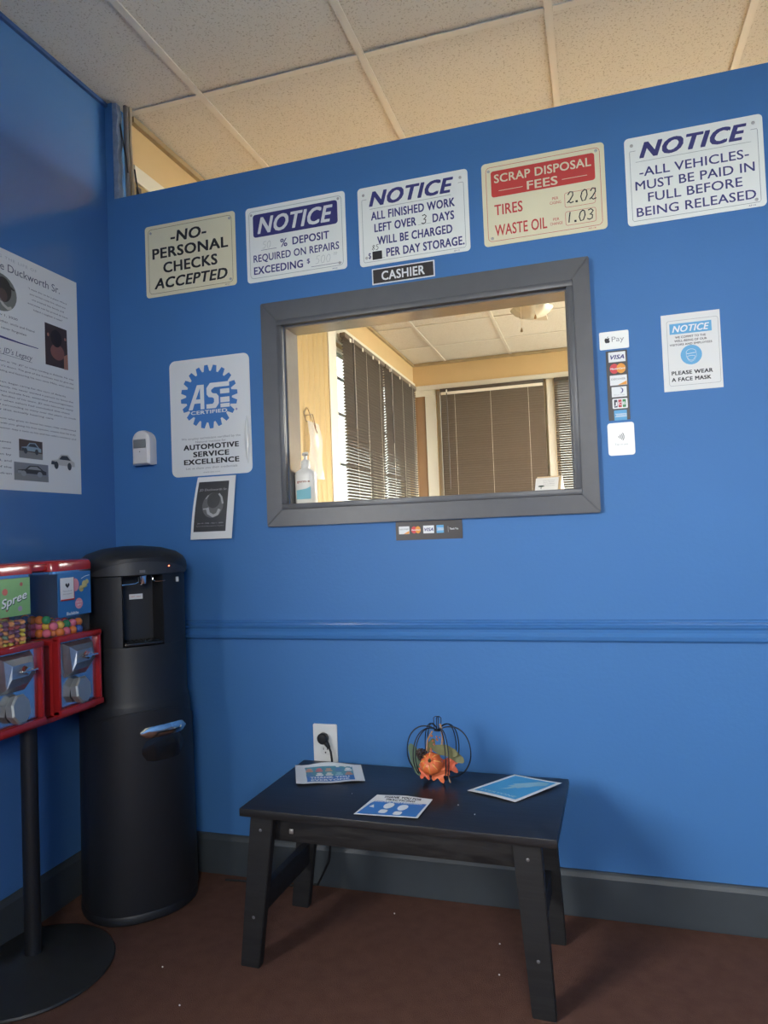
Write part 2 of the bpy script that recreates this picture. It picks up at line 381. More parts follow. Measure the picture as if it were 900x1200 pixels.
bm = B(.046, .054, .0, .02, .002, .055); finish('bracket', bm, mat('dark_bracket', (.08, .06, .05), .6), stub)

# pass-through window in the partition
w1 = empty('window_1', (0, 0, 0), kind='structure')
CX0, CX1, CZ0, CZ1 = .603, 1.648, 1.145, 1.884
def board(pts, y0, y1):
    bm = bmesh.new(); loft(bm, [[(x, y0, z) for x, z in pts], [(x, y1, z) for x, z in pts]])
    bmesh.ops.bevel(bm, geom=bm.edges[:], offset=.0022, segments=2, affect='EDGES', clamp_overlap=True)
    return bm
g = .0008
for pts in ([(CX0, CZ1), (CX1, CZ1), (PX1, PZ1), (PX0, PZ1)], [(CX0, CZ0), (PX0, PZ0), (PX1, PZ0), (CX1, CZ0)],
            [(CX0, CZ0+g), (CX0, CZ1-g), (PX0, PZ1-g), (PX0, PZ0+g)], [(CX1, CZ0+g), (PX1, PZ0+g), (PX1, PZ1-g), (CX1, CZ1-g)]):
    finish('casing_board', board(pts, -.019, 0), GREY, w1, smooth=True)
for a in ((PX0-.018, PX0, PZ0, PZ1), (PX1, PX1+.018, PZ0, PZ1), (PX0-.018, PX1+.018, PZ1, PZ1+.018), (PX0-.018, PX1+.018, PZ0-.018, PZ0)):   # raised inner bead
    finish('bead', B(a[0], a[1], -.0235, -.019, a[2], a[3], bev=.0015), GREY, w1, smooth=True)
t = .006
for a in ((PX0, PX0+t, 0, .092, PZ0, PZ1), (PX1-t, PX1, 0, .092, PZ0, PZ1), (PX0+t, PX1-t, 0, .092, PZ1-t, PZ1)):
    finish('jamb', B(*a), JAMB, w1)
finish('counter', B(PX0-.05, PX1+.3, .0905, .36, PZ0-.03, PZ0, bev=.002), mat('cream_counter', (.74, .66, .48), .35), w1)
finish('sill', B(PX0+.0005, PX1-.0005, .001, .090, PZ0-.002, PZ0+.0004), mat('cream_counter', (.74, .66, .48), .35), w1)

# ------------------------------------------------------------------ windows with sashes, glass
def sash(parent, axis, a0, a1, z0, z1, pos, t=.04, muntin=(), vm=(), mm=None, gm=None):
    """window frame in a wall. axis 'x' = frame spans x at y=pos, 'y' = spans y at x=pos"""
    mm = mm or WHITE
    def b(u0, u1, w0, w1, d0, d1, name, m):
        if axis == 'x': bmx = B(u0, u1, pos+d0, pos+d1, w0, w1)
        else: bmx = B(pos+d0, pos+d1, u0, u1, w0, w1)
        return finish(name, bmx, m, parent)
    b(a0, a0+t, z0, z1, -.02, .02, 'stile', mm); b(a1-t, a1, z0, z1, -.02, .02, 'stile', mm)
    b(a0+t, a1-t, z0, z0+t, -.02, .02, 'rail', mm); b(a0+t, a1-t, z1-t, z1, -.02, .02, 'rail', mm)
    for z in muntin: b(a0+t, a1-t, z-.006, z+.006, -.008, .008, 'muntin', mat('dark_muntin', (.12, .13, .14), .5))
    for v in vm: b(v-.008, v+.008, z0+t, z1-t, -.0075, .0085, 'muntin', mm)
    b(a0+t, a1-t, z0+t, z1-t, -.002, .002, 'glass', gm or RGLASS)
def window(n, *a, **k):
    w = empty('window_%d' % n, (0, 0, 0), kind='structure'); sash(w, *a, **k); return w
w2 = window(2, 'y', OL[0], (OL[0]+OL[1])/2-.04, OL[2], OL[3], -.03, t=.025, muntin=(1.25, 1.6, 1.95, 2.2), gm=TGLASS)
sash(w2, 'y', (OL[0]+OL[1])/2+.04, OL[1], OL[2], OL[3], -.03, muntin=(1.25, 1.6, 1.95, 2.2), gm=TGLASS)
finish('mullion', B(-.06, .03, (OL[0]+OL[1])/2-.04, (OL[0]+OL[1])/2+.04, OL[2], OL[3]), WHITE, w2)
w3 = window(3, 'x', OB1[0], OB1[1], OB1[2], OB1[3], BY+.06, t=.03, gm=TGLASS)
w4 = window(4, 'x', OB2[0], OB2[1], OB2[2], OB2[3], BY+.06, t=.03, gm=TGLASS)
for ww, b_ in ((w3, OB1), (w4, OB2)): pass
w5 = window(5, 'y', WL[0], WL[1], WL[2], WL[3], -.06, vm=(-2.68,), mm=GREY)
fill_w6 = window(6, 'x', WB[0], WB[1], WB[2], WB[3], FY-.06, mm=GREY)  # added lobby window, out of view, gives fill light
fill_w7 = window(7, 'y', WO[0], WO[1], WO[2], WO[3], FX+.06, vm=(3.1,))  # added office window, out of view, lights the office walls and ceiling
# office trims
trim(B(.03, .048, .10, BY-.001, 2.462, 2.522, bev=.003), WHITE)                       # header on the left wall
trim(B(.03, .046, 2.055, 2.195, .1, 2.461, bev=.003), WHITE)                     # casing left of the window
trim(B(.03, .046, 2.195, 4.29, 2.402, 2.461), WHITE)                             # head casing
trim(B(.03, .046, 4.20, 4.29, .1, 2.401, bev=.003), WHITE)
trim(B(.03, .075, 2.10, 4.26, OL[2]-.03, OL[2], bev=.003), WHITE)
trim(B(.05, FX, BY-.018, BY, 2.446, 2.492, bev=.003), WHITE)                     # header on the rear wall
trim(B(.05, .245, BY-.016, BY, 2.392, 2.445), WHITE)
trim(B(.142, .243, BY-.016, BY, .1, 2.391, bev=.003), WHITE)
trim(B(1.262, 1.323, BY-.016, BY, .1, 2.445, bev=.003), WHITE)
trim(B(2.302, 2.39, BY-.016, BY, .1, 2.445, bev=.003), WHITE)
trim(B(.245, 2.30, BY-.05, BY, OB1[2]-.03, OB1[2], bev=.003), WHITE)
trim(B(.052, .141, BY-.008, BY, .1, 2.391), mat('brown_wood_panel', (.26, .15, .075), .5, mottle=.15, mscale=5))
# beadboard panelling on the office's left wall
bead = empty('wall_office_panelling', (0, 0, 0), kind='structure')
pb = None
for i in range(24):
    y = .10+.0812*i
    if pb is None: pb = finish('beadboard_plank', B(0, .012, .0005, .0807, .1, 2.46, bev=.0012), PANEL, bead, (.03, y, 0), smooth=True)
    else: link_copy(pb, bead, (.03, y, 0))

# ------------------------------------------------------------------ venetian blinds
TAUPE = mat('taupe_slat', (.105, .085, .068), .5)
TAUPE2 = mat('taupe_slat_brown', (.135, .105, .078), .5)
DARKR = mat('dark_brown_headrail', (.07, .055, .045), .5)
CORD = mat('pale_blind_cord', (.75, .70, .6), .7)
def blind(axis, a0, a1, pos, ztop, zbot, tilt, label, wand=None, cords=(), m=TAUPE, pitch=.0212, sd=1, valance=True, rail_m=DARKR, clips=()):
    L = a1-a0
    # local frame: x along the blind, -y toward the room
    rz = 0 if axis == 'x' else PI/2
    loc = (a0, pos, 0) if axis == 'x' else (pos, a0, 0)
    t = empty('venetian_blind', loc, (0, 0, rz)); tag(t, label, 'blind', 'office window blinds')
    finish('headrail', B(0, L, -.018, .02, ztop-.032, ztop, bev=.002), rail_m, t, smooth=True)
    if valance:
        finish('valance_clip', B(.01, L-.01, -.0225, -.0182, ztop-.06, ztop-.034), CORD, t)
    for c in clips: finish('bracket_clip', B(c-.012, c+.012, -.022, -.0182, ztop-.045, ztop-.020), CORD, t)
    bm = bmesh.new(); n = 4; W = .0245
    prof = [(-W/2+W*i/n, .0022*math.cos((i/n-.5)*PI)) for i in range(n+1)]
    prof = prof+[(u, v-.0005) for u, v in prof[::-1]]
    loft(bm, [[(x, u, v) for u, v in prof] for x in (0, L)])
    z = ztop-.045; s0 = None; count = 0
    while z > zbot:
        r = tilt+random.uniform(-.05, .05)
        if s0 is None: s0 = finish('slat', bm, m, t, (0, 0, z), (r, 0, 0))
        else: link_copy(s0, t, (0, 0, z), (r, 0, random.uniform(-.0006, .0006)))
        z -= pitch
    finish('bottom_rail', B(0, L, -.012, .012, zbot-.014, zbot), m, t)
    for c in cords:
        bm = bmesh.new()
        for dy in (-.0135, .0135): tube(bm, [(c, dy, ztop-.03), (c, dy, zbot)], .0011, 5)
        finish('ladder_cord', bm, CORD, t)
    if wand:
        x, zl = wand; bm = bmesh.new(); tube(bm, [(x, -.03, ztop-.02), (x+.004, -.033, zl)], .005, 6)
        w = finish('tilt_wand', bm, DARKR, t, smooth=True)
        bm = bmesh.new(); box(bm, x-.006, x+.006, -.036, -.024, ztop-.045, ztop-.015, bev=.002); finish('clip', bm, mat('clear_clip', (.75, .72, .66), .3), w)
    return t
random.seed(7)
# the left-wall blinds: local x runs along +y of the world, their room side is world -(-x) = so tilt sign differs
blind('y', 2.215, 3.13, .085, 2.452, .99, -.50, 'taupe horizontal blind with dark wand, nearer half of the left office window', wand=(.12, 1.83), cords=(.2, .46, .78), valance=False, clips=(.1, .36, .6, .75), rail_m=TAUPE2)
blind('y', 3.155, 4.13, .085, 2.452, .99, -.50, 'taupe horizontal blind with dark wand, farther half of the left office window', wand=(.10, 1.83), cords=(.18, .5, .85), valance=False, clips=(.1, .4, .72), rail_m=TAUPE2)
blind('x', .295, 1.243, BY-.035, 2.440, .99, -1.3, 'closed brown horizontal blind in the rear office window facing the opening', wand=(.066, 1.50), cords=(.138, .47, .808), m=TAUPE2)
blind('x', 1.332, 2.29, BY-.035, 2.440, .99, -.70, 'half-open dark horizontal blind letting daylight through, right of the closed one', cords=(.2, .5, .8), m=TAUPE2, valance=False)

# ------------------------------------------------------------------ office things
fan = empty('ceiling_fan', (1.31, 2.32, 0)); tag(fan, 'ceiling fan with a scalloped cream glass light bowl and pull chains in the office', 'ceiling fan')
FANW = mat('cream_fan_enamel', (.72, .66, .54), .35)
bm = bmesh.new(); lathe(bm, [(.001, 2.703), (.07, 2.703), (.065, 2.67), (.02, 2.655), (.012, 2.65), (.012, 2.62), (.06, 2.615), (.10, 2.60), (.105, 2.55), (.07, 2.53), (.05, 2.515), (.001, 2.515)]); finish('motor', bm, FANW, fan, smooth=True)
for k in range(5):
    a = k*2*PI/5+.3; bm = bmesh.new()
    pts = rrpts(.14, -.06, .56, .06, .03); M = Matrix.Rotation(a, 4, 'Z') @ Matrix.Rotation(.2, 4, 'X')
    loft(bm, [[M @ Vector((x, z, 0)) for x, z in pts], [M @ Vector((x, z, .006)) for x, z in pts]])
    box(bm, .08, .18, -.012, .012, -.003, 0, M=M)
    bmesh.ops.translate(bm, verts=bm.verts, vec=(0, 0, 2.565)); finish('blade', bm, FANW, fan)
bm = bmesh.new(); rings = []
for r, z in [(.04, 2.513), (.09, 2.505), (.125, 2.485), (.128, 2.478), (.10, 2.445), (.05, 2.425), (.012, 2.420)]:
    rings.append([((r*(1+(.05*math.cos(8*2*PI*k/48) if .09 < r else 0)))*math.cos(2*PI*k/48), (r*(1+(.05*math.cos(8*2*PI*k/48) if .09 < r else 0)))*math.sin(2*PI*k/48), z) for k in range(48)])
loft(bm, rings); finish('light_bowl', bm, mat('frosted_bowl_glass', (.66, .63, .50), .25), fan, smooth='all')
for dx, dy, zl in ((.03, -.13, 2.40), (-.055, -.13, 2.33)):
    bm = bmesh.new(); tube(bm, [(dx, dy, 2.51), (dx, dy, zl)], .0016, 5); c = finish('pull_chain', bm, FANW, fan)
    bm = bmesh.new(); lathe(bm, [(.001, zl), (.004, zl-.003), (.0085, zl-.02), (.007, zl-.026), (.001, zl-.028)], 10, (dx, dy)); finish('pull_knob', bm, mat('pull_knob_brown', (.35, .25, .14), .5), c, smooth=True)

def bottle():
    t = empty('pump_bottle', (.722, .038, PZ0+.001)); tag(t, 'white hand sanitizer pump bottle with a blue wave label on the counter', 'bottle')
    WB_ = mat('white_bottle_plastic', (.78, .76, .68), .3)
    def ring(w, d, z): return [(w*math.copysign(abs(math.cos(a))**.6, math.cos(a)), d*math.copysign(abs(math.sin(a))**.6, math.sin(a)), z) for a in [2*PI*k/24 for k in range(24)]]
    bm = bmesh.new(); loft(bm, [ring(.028, .017, 0), ring(.031, .019, .004), ring(.031, .019, .088), ring(.028, .018, .098), ring(.012, .012, .108), ring(.010, .010, .112)]); finish('body', bm, WB_, t, smooth=True)
    bm = bmesh.new(); lathe(bm, [(.001, .110), (.013, .110), (.013, .130), (.010, .134), (.005, .136), (.005, .150), (.001, .150)], 16); finish('collar', bm, WB_, t, smooth=True)
    bm = bmesh.new(); box(bm, -.008, .008, -.012, .012, .148, .158, bev=.003); box(bm, -.005, .005, -.034, -.010, .149, .156, bev=.002); finish('pump_head', bm, WB_, t, rot=(0, 0, .5), smooth=True)
    k = Ink(.056, .08); k.y = -.0200
    k.poly([(-.022, -.035), (.021, -.035), (.021, .003), (.008, -.003), (-.006, -.005), (-.022, -.007)][::-1]); o = k.done('label', mat('teal_label', (.20, .50, .56), .5), t); o.location = (0, 0, .048)
    k = Ink(.056, .08); k.y = -.0202; k.text('germ-x', .5, .30, .70, .09, .03); o = k.done('lettering', mat('red_brown_print', (.35, .10, .05), .5), t); o.location = (0, 0, .052)
    t.scale = (1.18, 1.1, 1.07)
bottle()
# clear bag on a wire hook, on the panelling
bg = empty('hanging_bag', (.045, 1.62, 1.80)); tag(bg, 'crumpled clear plastic bag hanging from a wire hook on the panelling', 'bag')
bm = bmesh.new(); tube(bm, [(.0, .0, .03), (.012, .02, .06), (.018, .04, .03), (.02, .18, -.11)], .0035, 6); tube(bm, [(.0, .0, .03), (.01, .0, -.02), (.02, .05, -.03), (.018, .04, .03)], .003, 6)
tube(bm, [(.0, .0, .01), (.04, .03, .02), (.03, .1, -.05)], .003, 6); finish('hook', bm, CHROME, bg, smooth=True)
bm = bmesh.new(); N = 9; G = []
for i in range(N):
    row = []
    for j in range(N):
        u, v = i/(N-1), j/(N-1); row.append(bm.verts.new((.012+.014*math.sin(u*7+v*3)*math.sin(v*5)+.01, .0+u*(.17+.05*v), -.02-v*.33)))
    G.append(row)
for i in range(N-1):
    for j in range(N-1): bm.faces.new((G[i][j], G[i+1][j], G[i+1][j+1], G[i][j+1]))
finish('plastic_sheet', bm, FILM, bg, smooth='all')

ch = empty('card_holder', (1.495, .16, PZ0+.001), (0, 0, -.18)); tag(ch, 'small tilted card stand with a tree-printed white card on the counter', 'card holder')
bm = bmesh.new(); loft(bm, [[(x, -.02, 0), (x, .045, 0), (x, .012, .052), (x, .006, .052)] for x in (-.036, .042)]); finish('stand', bm, mat('beige_card_stand', (.66, .52, .32), .5), ch)
Mx = (math.atan2(.026, .052))
kx = plate(rrpts(-.038, 0, .034, .048, .001), .0015); o = finish('card', kx, PAPER, ch, (0, -.0235, .004), (-Mx, 0, 0))
k = Ink(.072, .048); k.disc(.24, .62, .010, .003); k.stroke([(-.0187, -.006), (-.0187, -.016)], .002)
p_ = k.done('print', mat('dark_green_ink', (.03, .06, .04), .6), o); p_.location = (0, 0, .024)
k = Ink(.072, .048)
for i in range(4): k.text(('Full Service', 'Auto Repair', 'Tires and Brakes', 'Call for hours')[i], .56, .2+.13*i, .5, .06)
p_ = k.done('lettering', GREYINK, o); p_.location = (0, 0, .024)

# ------------------------------------------------------------------ wall signs
def screw(parent, u, v, W, H, m=STEEL, r=.0045):
    bm = bmesh.new(); n = 12
    loft(bm, [[(rr*math.cos(2*PI*k/n), -d, rr*math.sin(2*PI*k/n)) for k in range(n)] for rr, d in ((r, 0), (r, .0012), (r*.6, .0022))])
    finish('screw', bm, m, parent, ((u-.5)*W, 0, (.5-v)*H), smooth=True)
def sign(name, cx, cz, W, H, face, label, cat='sign', r=.012, t=.0012, rot=0.0, gap=.0006, wall='front'):
    if wall == 'front': loc, rz = (cx, -gap-t, cz), 0
    else: loc, rz = (gap+t, cx, cz), PI/2
    bm = plate(rrpts(-W/2, -H/2, W/2, H/2, r), t)
    o = finish(name, bm, face, None, loc, (0, rot, rz)); tag(o, label, cat); return o
SW, SH = .3556, .254
def ink(W=SW, H=SH, layer=1): return Ink(W, H, layer)
BROWNL = mat('brown_line_ink', (.20, .13, .06), .5)
# 1
s = sign('metal_sign', .334, 2.0945, SW, SH, CREAM, 'cream metal sign with black words NO PERSONAL CHECKS ACCEPTED, leftmost in the row'); s['group'] = 'metal notice signs above the window'
k = ink(); k.frame(.038, .05, .962, .95, .012, .0013); k.done('border_line', BROWNL, s)
k = ink(); k.text('-NO-', .49, .19, .40, .15, .035, .12); k.text('PERSONAL', .50, .395, .84, .145, .035); k.text('CHECKS', .50, .605, .60, .145, .035); k.text('ACCEPTED', .50, .815, .81, .145, .035, .2)
k.text('AP-21', .90, .975, .05, .015); k.done('lettering', BLACK, s)
for u, v in ((.065, .10), (.94, .09), (.935, .91)): screw(s, u, v, SW, SH)
# 2
s = sign('metal_sign', .730, 2.091, SW, SH, SWHITE, 'white metal sign with NOTICE in a navy band and a percent deposit line'); s['group'] = 'metal notice signs above the window'
k = ink(); k.frame(.035, .055, .965, .945, .012, .0012); k.done('border_line', GREYINK, s)
k = ink(); k.rrect(.075, .10, .925, .405, .010); k.done('band', NAVY, s)
k = ink(layer=2); k.text('NOTICE', .5, .25, .76, .215, .035, .28); k.done('white_lettering', INKW, s)
k = ink(); k.text('%', .385, .53, .07, .105, .012); k.text('DEPOSIT', .655, .527, .365, .10, .03); k.text('REQUIRED ON REPAIRS', .5, .685, .86, .095, .02)
k.text('EXCEEDING', .32, .845, .50, .10, .03); k.text('$', .625, .825, .03, .06, .01); k.ustroke([(.15, .585), (.31, .585)], .0012); k.ustroke([(.65, .91), (.95, .91)], .0012); k.text('AP-20', .88, .975, .05, .015); k.done('lettering', NAVY, s)
k = ink(); k.hand('50', .21, .52, .09, .0013); k.done('handwriting', PENCIL, s)
k = ink(); k.hand('500', .77, .83, .10, .0013); k.done('handwriting', PENCIL, s)
k = ink(); k.hand('00', .89, .785, .035, .0009); k.done('handwriting', PENCIL, s)
for u, v in ((.06, .10), (.935, .09), (.93, .915)): screw(s, u, v, SW, SH)
# 3
s = sign('metal_sign', 1.129, 2.0865, SW, SH, SWHITE, 'white metal sign about storage charged on finished work, with a handwritten 3'); s['group'] = 'metal notice signs above the window'
def bracket(k, W=SW, H=SH, r=.004):
    k.ustroke([(.083, .155), (.040, .155), (.038, .17), (.038, .93), (.048, .95), (.952, .95), (.962, .93), (.962, .17), (.958, .155), (.915, .155)], .0012)
k = ink(); bracket(k); k.ustroke([(.11, .285), (.85, .285)], .0012); k.ustroke([(.545, .585), (.665, .585)], .0010); k.ustroke([(.205, .92), (.235, .92)], .001); k.done('border_line', GREYINK, s)
k = ink(); k.text('NOTICE', .49, .155, .77, .185, .045, .28); k.text('ALL FINISHED WORK', .50, .375, .76, .105, .035); k.text('LEFT OVER', .34, .53, .385, .105, .035); k.text('DAYS', .775, .53, .19, .105, .035)
k.text('WILL BE CHARGED', .51, .695, .68, .105, .035); k.text('PER DAY STORAGE.', .60, .86, .70, .105, .035); k.text('$', .095, .87, .025, .07, .01); k.text('AP-19', .88, .975, .05, .015); k.done('lettering', NAVY, s)
k = ink(); k.hand('3', .605, .525, .11, .003); k.done('handwriting', BLACK, s); k = ink(); k.hand('85', .15, .775, .065, .0018); k.rrect(.12, .825, .21, .93, .002); k.done('handwriting', BLACK, s)
for u, v in ((.055, .095), (.935, .095), (.065, .895)): screw(s, u, v, SW, SH)
# 4
s = sign('metal_sign', 1.527, 2.0885, SW, SH, CREAM, 'cream and red scrap disposal fees sign with handwritten tire and oil prices'); s['group'] = 'metal notice signs above the window'
k = ink(); k.frame(.037, .055, .963, .945, .012, .0013); k.rrect(.078, .105, .922, .42, .008); k.text('TIRES', .215, .575, .235, .125, .018); k.text('WASTE OIL', .31, .82, .43, .13, .018)
for v, a, b in ((.555, 'PER', .05), (.605, 'CASING', .09), (.80, 'PER', .05), (.85, 'CHANGE', .10)): k.text(a, .60, v, b, .032)
k.frame(.675, .515, .915, .685, .006, .0011); k.frame(.675, .735, .915, .895, .006, .0011); k.text('AP-18', .88, .97, .06, .015); k.done('red_print', RED, s)
k = ink(layer=2); k.text('SCRAP DISPOSAL', .5, .20, .79, .10, .022); k.text('FEES', .5, .345, .25, .10, .022); k.ustroke([(.14, .35), (.34, .35)], .0016); k.ustroke([(.66, .35), (.86, .35)], .0016)
k.done('cream_lettering', mat('cream_print', (.70, .64, .46), .45), s)
k = ink(layer=2); k.hand('2.02', .81, .575, .13, .0034); k.done('handwriting', BLACK, s); k = ink(layer=2); k.hand('1.03', .79, .805, .12, .0034); k.done('handwriting', BLACK, s)
for u, v in ((.06, .10), (.935, .09), (.07, .91)): screw(s, u, v, SW, SH)
# 5
s = sign('metal_sign', 1.9375, 2.083, SW, SH, SWHITE, 'white metal notice that all vehicles must be paid in full, rightmost in the row'); s['group'] = 'metal notice signs above the window'
k = ink(); bracket(k); k.ustroke([(.08, .285), (.915, .285)], .0010); k.done('border_line', GREYINK, s)
k = ink(); k.text('NOTICE', .5, .155, .78, .175, .05, .32); k.text('-ALL VEHICLES-', .50, .405, .79, .10, .012); k.text('MUST BE PAID IN', .50, .555, .86, .10, .012); k.text('FULL BEFORE', .50, .70, .68, .10, .012)
k.text('BEING RELEASED', .50, .855, .86, .10, .012); k.text('AP-16', .90, .975, .05, .015); k.done('lettering', NAVY, s)
for u, v in ((.055, .09), (.935, .085), (.93, .92)): screw(s, u, v, SW, SH)
# cashier plate
s = sign('name_plate', 1.0915, 1.9225, .203, .051, INKW, 'small black CASHIER plate with a white edge above the window', 'sign', r=.001, t=.002)
k = Ink(.203, .051); k.rrect(.018, .07, .982, .93, .0005); k.done('black_panel', mat('dark_plate_brown', (.03, .024, .022), .4), s)
k = Ink(.203, .051, 2); k.text('CASHIER', .5, .5, .69, .56, .03); k.done('lettering', INKW, s)
# service sign with the gear
AW, AH = .308, .404
s = sign('metal_sign', .3935, 1.5315, AW, AH, mat('grey_white_sign', (.70, .72, .71), .3), 'white certified automotive service sign with a blue gear emblem', r=.022)
k = Ink(AW, AH); nt = 20; gp = []; gc = (-.002, (.5-.335)*AH)
for i in range(nt):
    for da, rr in ((-.39, .0885), (-.20, .1095), (.20, .1095), (.39, .0885)):
        a = 2*PI*(i+da)/nt+.07; gp.append((gc[0]+rr*math.cos(a), gc[1]+rr*math.sin(a)))
k.poly(gp); k.done('gear_emblem', DKBLUE, s)
k = Ink(AW, AH, 2)
def S(pts): k.poly([(gc[0]+x, gc[1]+z) for x, z in pts])
S([(-.080, -.041), (-.045, .043), (-.018, .043), (-.018, -.041), (-.033, -.041), (-.033, -.020), (-.056, -.020), (-.064, -.041)])
k2 = Ink(AW, AH, 3); k2.poly([(gc[0]+x, gc[1]+z) for x, z in [(-.050, -.006), (-.033, .032), (-.033, -.006)]]); k2.done('emblem_counter', DKBLUE, s)
S([(.079, .046), (.079, .030), (.022, .030), (.010, .022), (.010, .016), (.016, .010), (.030, .008), (.038, -.002), (.038, -.026), (.026, -.041), (-.010, -.041), (-.010, -.026), (.014, -.026), (.020, -.020), (.020, -.008), (.014, -.004), (.0, -.002), (-.008, .008), (-.008, .030), (.006, .046)])
S([(.044, .022), (.079, .022), (.079, .006), (.044, .006)]); S([(.044, -.006), (.079, -.006), (.079, -.024), (.044, -.024)]); S([(.044, -.028), (.079, -.028), (.079, -.041), (.044, -.041)])
k.text('CERTIFIED', .49, .462, .455, .030, .035); k.done('emblem_lettering', mat('emblem_white', (.70, .72, .71), .4), s)
k = Ink(AW, AH); k.text('AUTOMOTIVE', .5, .752, .69, .044, .05); k.text('SERVICE', .5, .814, .45, .044, .05); k.text('EXCELLENCE', .5, .877, .69, .044, .05); k.done('bold_lettering', BLACK, s)
k = Ink(AW, AH); k.text('We employ technicians certified by the', .50, .680, .74, .018); k.text('National Institute for', .50, .710, .38, .018); k.text('Let us show you their credentials', .5, .932, .64, .018, .0); k.text('www.ase.com', .5, .97, .21, .012); k.done('small_lettering', GREYINK, s)
k = Ink(AW, AH); k.disc(.83, .462, .004); k.done('registered_mark', mat('lilac_ink', (.30, .30, .5), .5), s)
bm = bmesh.new(); rows = []
for i in range(9):
    q = i/8; z = (.5-.52-.40*q)*AH; wv = .002+.014*math.sin(q*PI)**.7
    rows.append([bm.verts.new((AW/2-.014-wv*.7, -.001, z)), bm.verts.new((AW/2-.014, -.003-.006*math.sin(q*PI), z-.002)), bm.verts.new((AW/2-.013+wv*.3, -.0015, z))])
for i in range(8):
    for j in range(2): bm.faces.new((rows[i][j], rows[i][j+1], rows[i+1][j+1], rows[i+1][j]))
finish('peeling_film', bm, mat('glossy_peeling_film', (.62, .64, .62), .12), s, smooth='all')

# memorial sheet taped under the gear sign
def warped_sheet(name, quad, rise, m, loc, rot, N=10, thick=.0004):
    """quad TL TR BR BL in local xz"""
    def at(u, v):
        a = Vector(quad[0]).lerp(Vector(quad[1]), u); b = Vector(quad[3]).lerp(Vector(quad[2]), u); return a.lerp(b, v)
    bm = bmesh.new(); G = []; G2 = []
    for i in range(N+1):
        G.append([]); G2.append([])
        for j in range(N+1):
            u, v = i/N, j/N; p = at(u, v); y = rise(u, v)
            G[-1].append(bm.verts.new((p.x, y, p.y))); G2[-1].append(bm.verts.new((p.x, y+thick, p.y)))
    for i in range(N):
        for j in range(N):
            bm.faces.new((G[i][j], G[i+1][j], G[i+1][j+1], G[i][j+1])); bm.faces.new((G2[i][j], G2[i][j+1], G2[i+1][j+1], G2[i+1][j]))
    for i in range(N):
        bm.faces.new((G[i][0], G2[i][0], G2[i+1][0], G[i+1][0])); bm.faces.new((G[i][N], G[i+1][N], G2[i+1][N], G2[i][N]))
        bm.faces.new((G[0][i], G[0][i+1], G2[0][i+1], G2[0][i])); bm.faces.new((G[N][i], G2[N][i], G2[N][i+1], G[N][i+1]))
    o = finish(name, bm, m, None, loc, rot, smooth=True)
    def warp(vs, off):          # map flat print (u,v in 0..1) on the sheet
        out = []
        for u, v in vs:
            p = at(u, v); out.append((p.x, rise(min(max(u, 0), 1), min(max(v, 0), 1))-off, p.y))
        return out
    return o, warp
class SheetInk(Ink):
    def __init__(s, warp, W, H, layer=1): super().__init__(W, H, layer); s.warp = warp; s.off = .00035*layer
    def done(s, name, m, parent):
        # subdivide long faces so that the print follows the sheet
        bm = bmesh.new(); vv = [bm.verts.new(v) for v in s.v]
        for f in s.f:
            try: bm.faces.new([vv[i] for i in f])
            except ValueError: pass
        L = max(s.W, s.H)/9
        bmesh.ops.triangulate(bm, faces=bm.faces[:])
        for _ in range(4):
            es = [e for e in bm.edges if e.calc_length() > L]
            if not es: break
            bmesh.ops.subdivide_edges(bm, edges=es, cuts=1); bmesh.ops.triangulate(bm, faces=bm.faces[:])
        co = s.warp([(v.co.x/s.W+.5, .5-v.co.z/s.H) for v in bm.verts], s.off)
        for v, c in zip(bm.verts, co): v.co = (c[0], c[1]+v.co.y-s.y, c[2])
        me = bpy.data.meshes.new(name); bm.to_mesh(me); bm.free(); me.materials.append(m)
        o = bpy.data.objects.new(name, me); COL.objects.link(o); o.parent = parent; return o
quad = [(-.070, .105), (.075, .105), (.055, -.106), (-.098, -.106)]
s, wp = warped_sheet('memorial_sheet', quad, lambda u, v: -.004-.012*v-.008*math.sin(v*PI)*(1-u)+.006*u*v, PAPER, (.413, -.0035, 1.219), (0, 0, 0))
tag(s, 'small curled memorial sheet with a dark portrait hanging below the gear sign', 'paper')
k = SheetInk(wp, .14, .21); k.rrect(.06, .08, .84, .88, .001); k.done('dark_print', mat('charcoal_print', (.035, .034, .034), .35), s)
k = SheetInk(wp, .14, .21, 2); cxp = .045
k.poly([(-.002+.036*math.cos(a), .008+.042*math.sin(a)) for a in [2*PI*i/28 for i in range(28)]]); k.done('portrait', mat('grey_portrait_print', (.12, .12, .115), .5), s)
k = SheetInk(wp, .14, .21, 3); k.poly([(.000+.022*math.cos(a), .024+.026*math.sin(a)) for a in [2*PI*i/20 for i in range(20)]]); k.done('portrait_cap', mat('dark_portrait_print', (.05, .05, .045), .5), s)
k = SheetInk(wp, .14, .21, 3); k.stroke([(-.020, .0), (-.014, -.018), (.002, -.028), (.016, -.022), (.022, -.006)], .010); k.stroke([(.016, .046), (.026, .034), (.032, .012)], .006); k.stroke([(-.034, -.004), (-.022, -.003)], .004); k.stroke([(-.02, .042), (-.028, .03)], .003)
k.text('JD Duckworth Sr.', .46, .21, .70, .035); k.text('Jan 10, 1946 - Nov 1, 2020', .46, .745, .62, .018); k.text('Forever in our hearts and never forgotten', .46, .79, .66, .012); k.done('white_print', mat('pale_grey_print', (.40, .40, .39), .5), s)

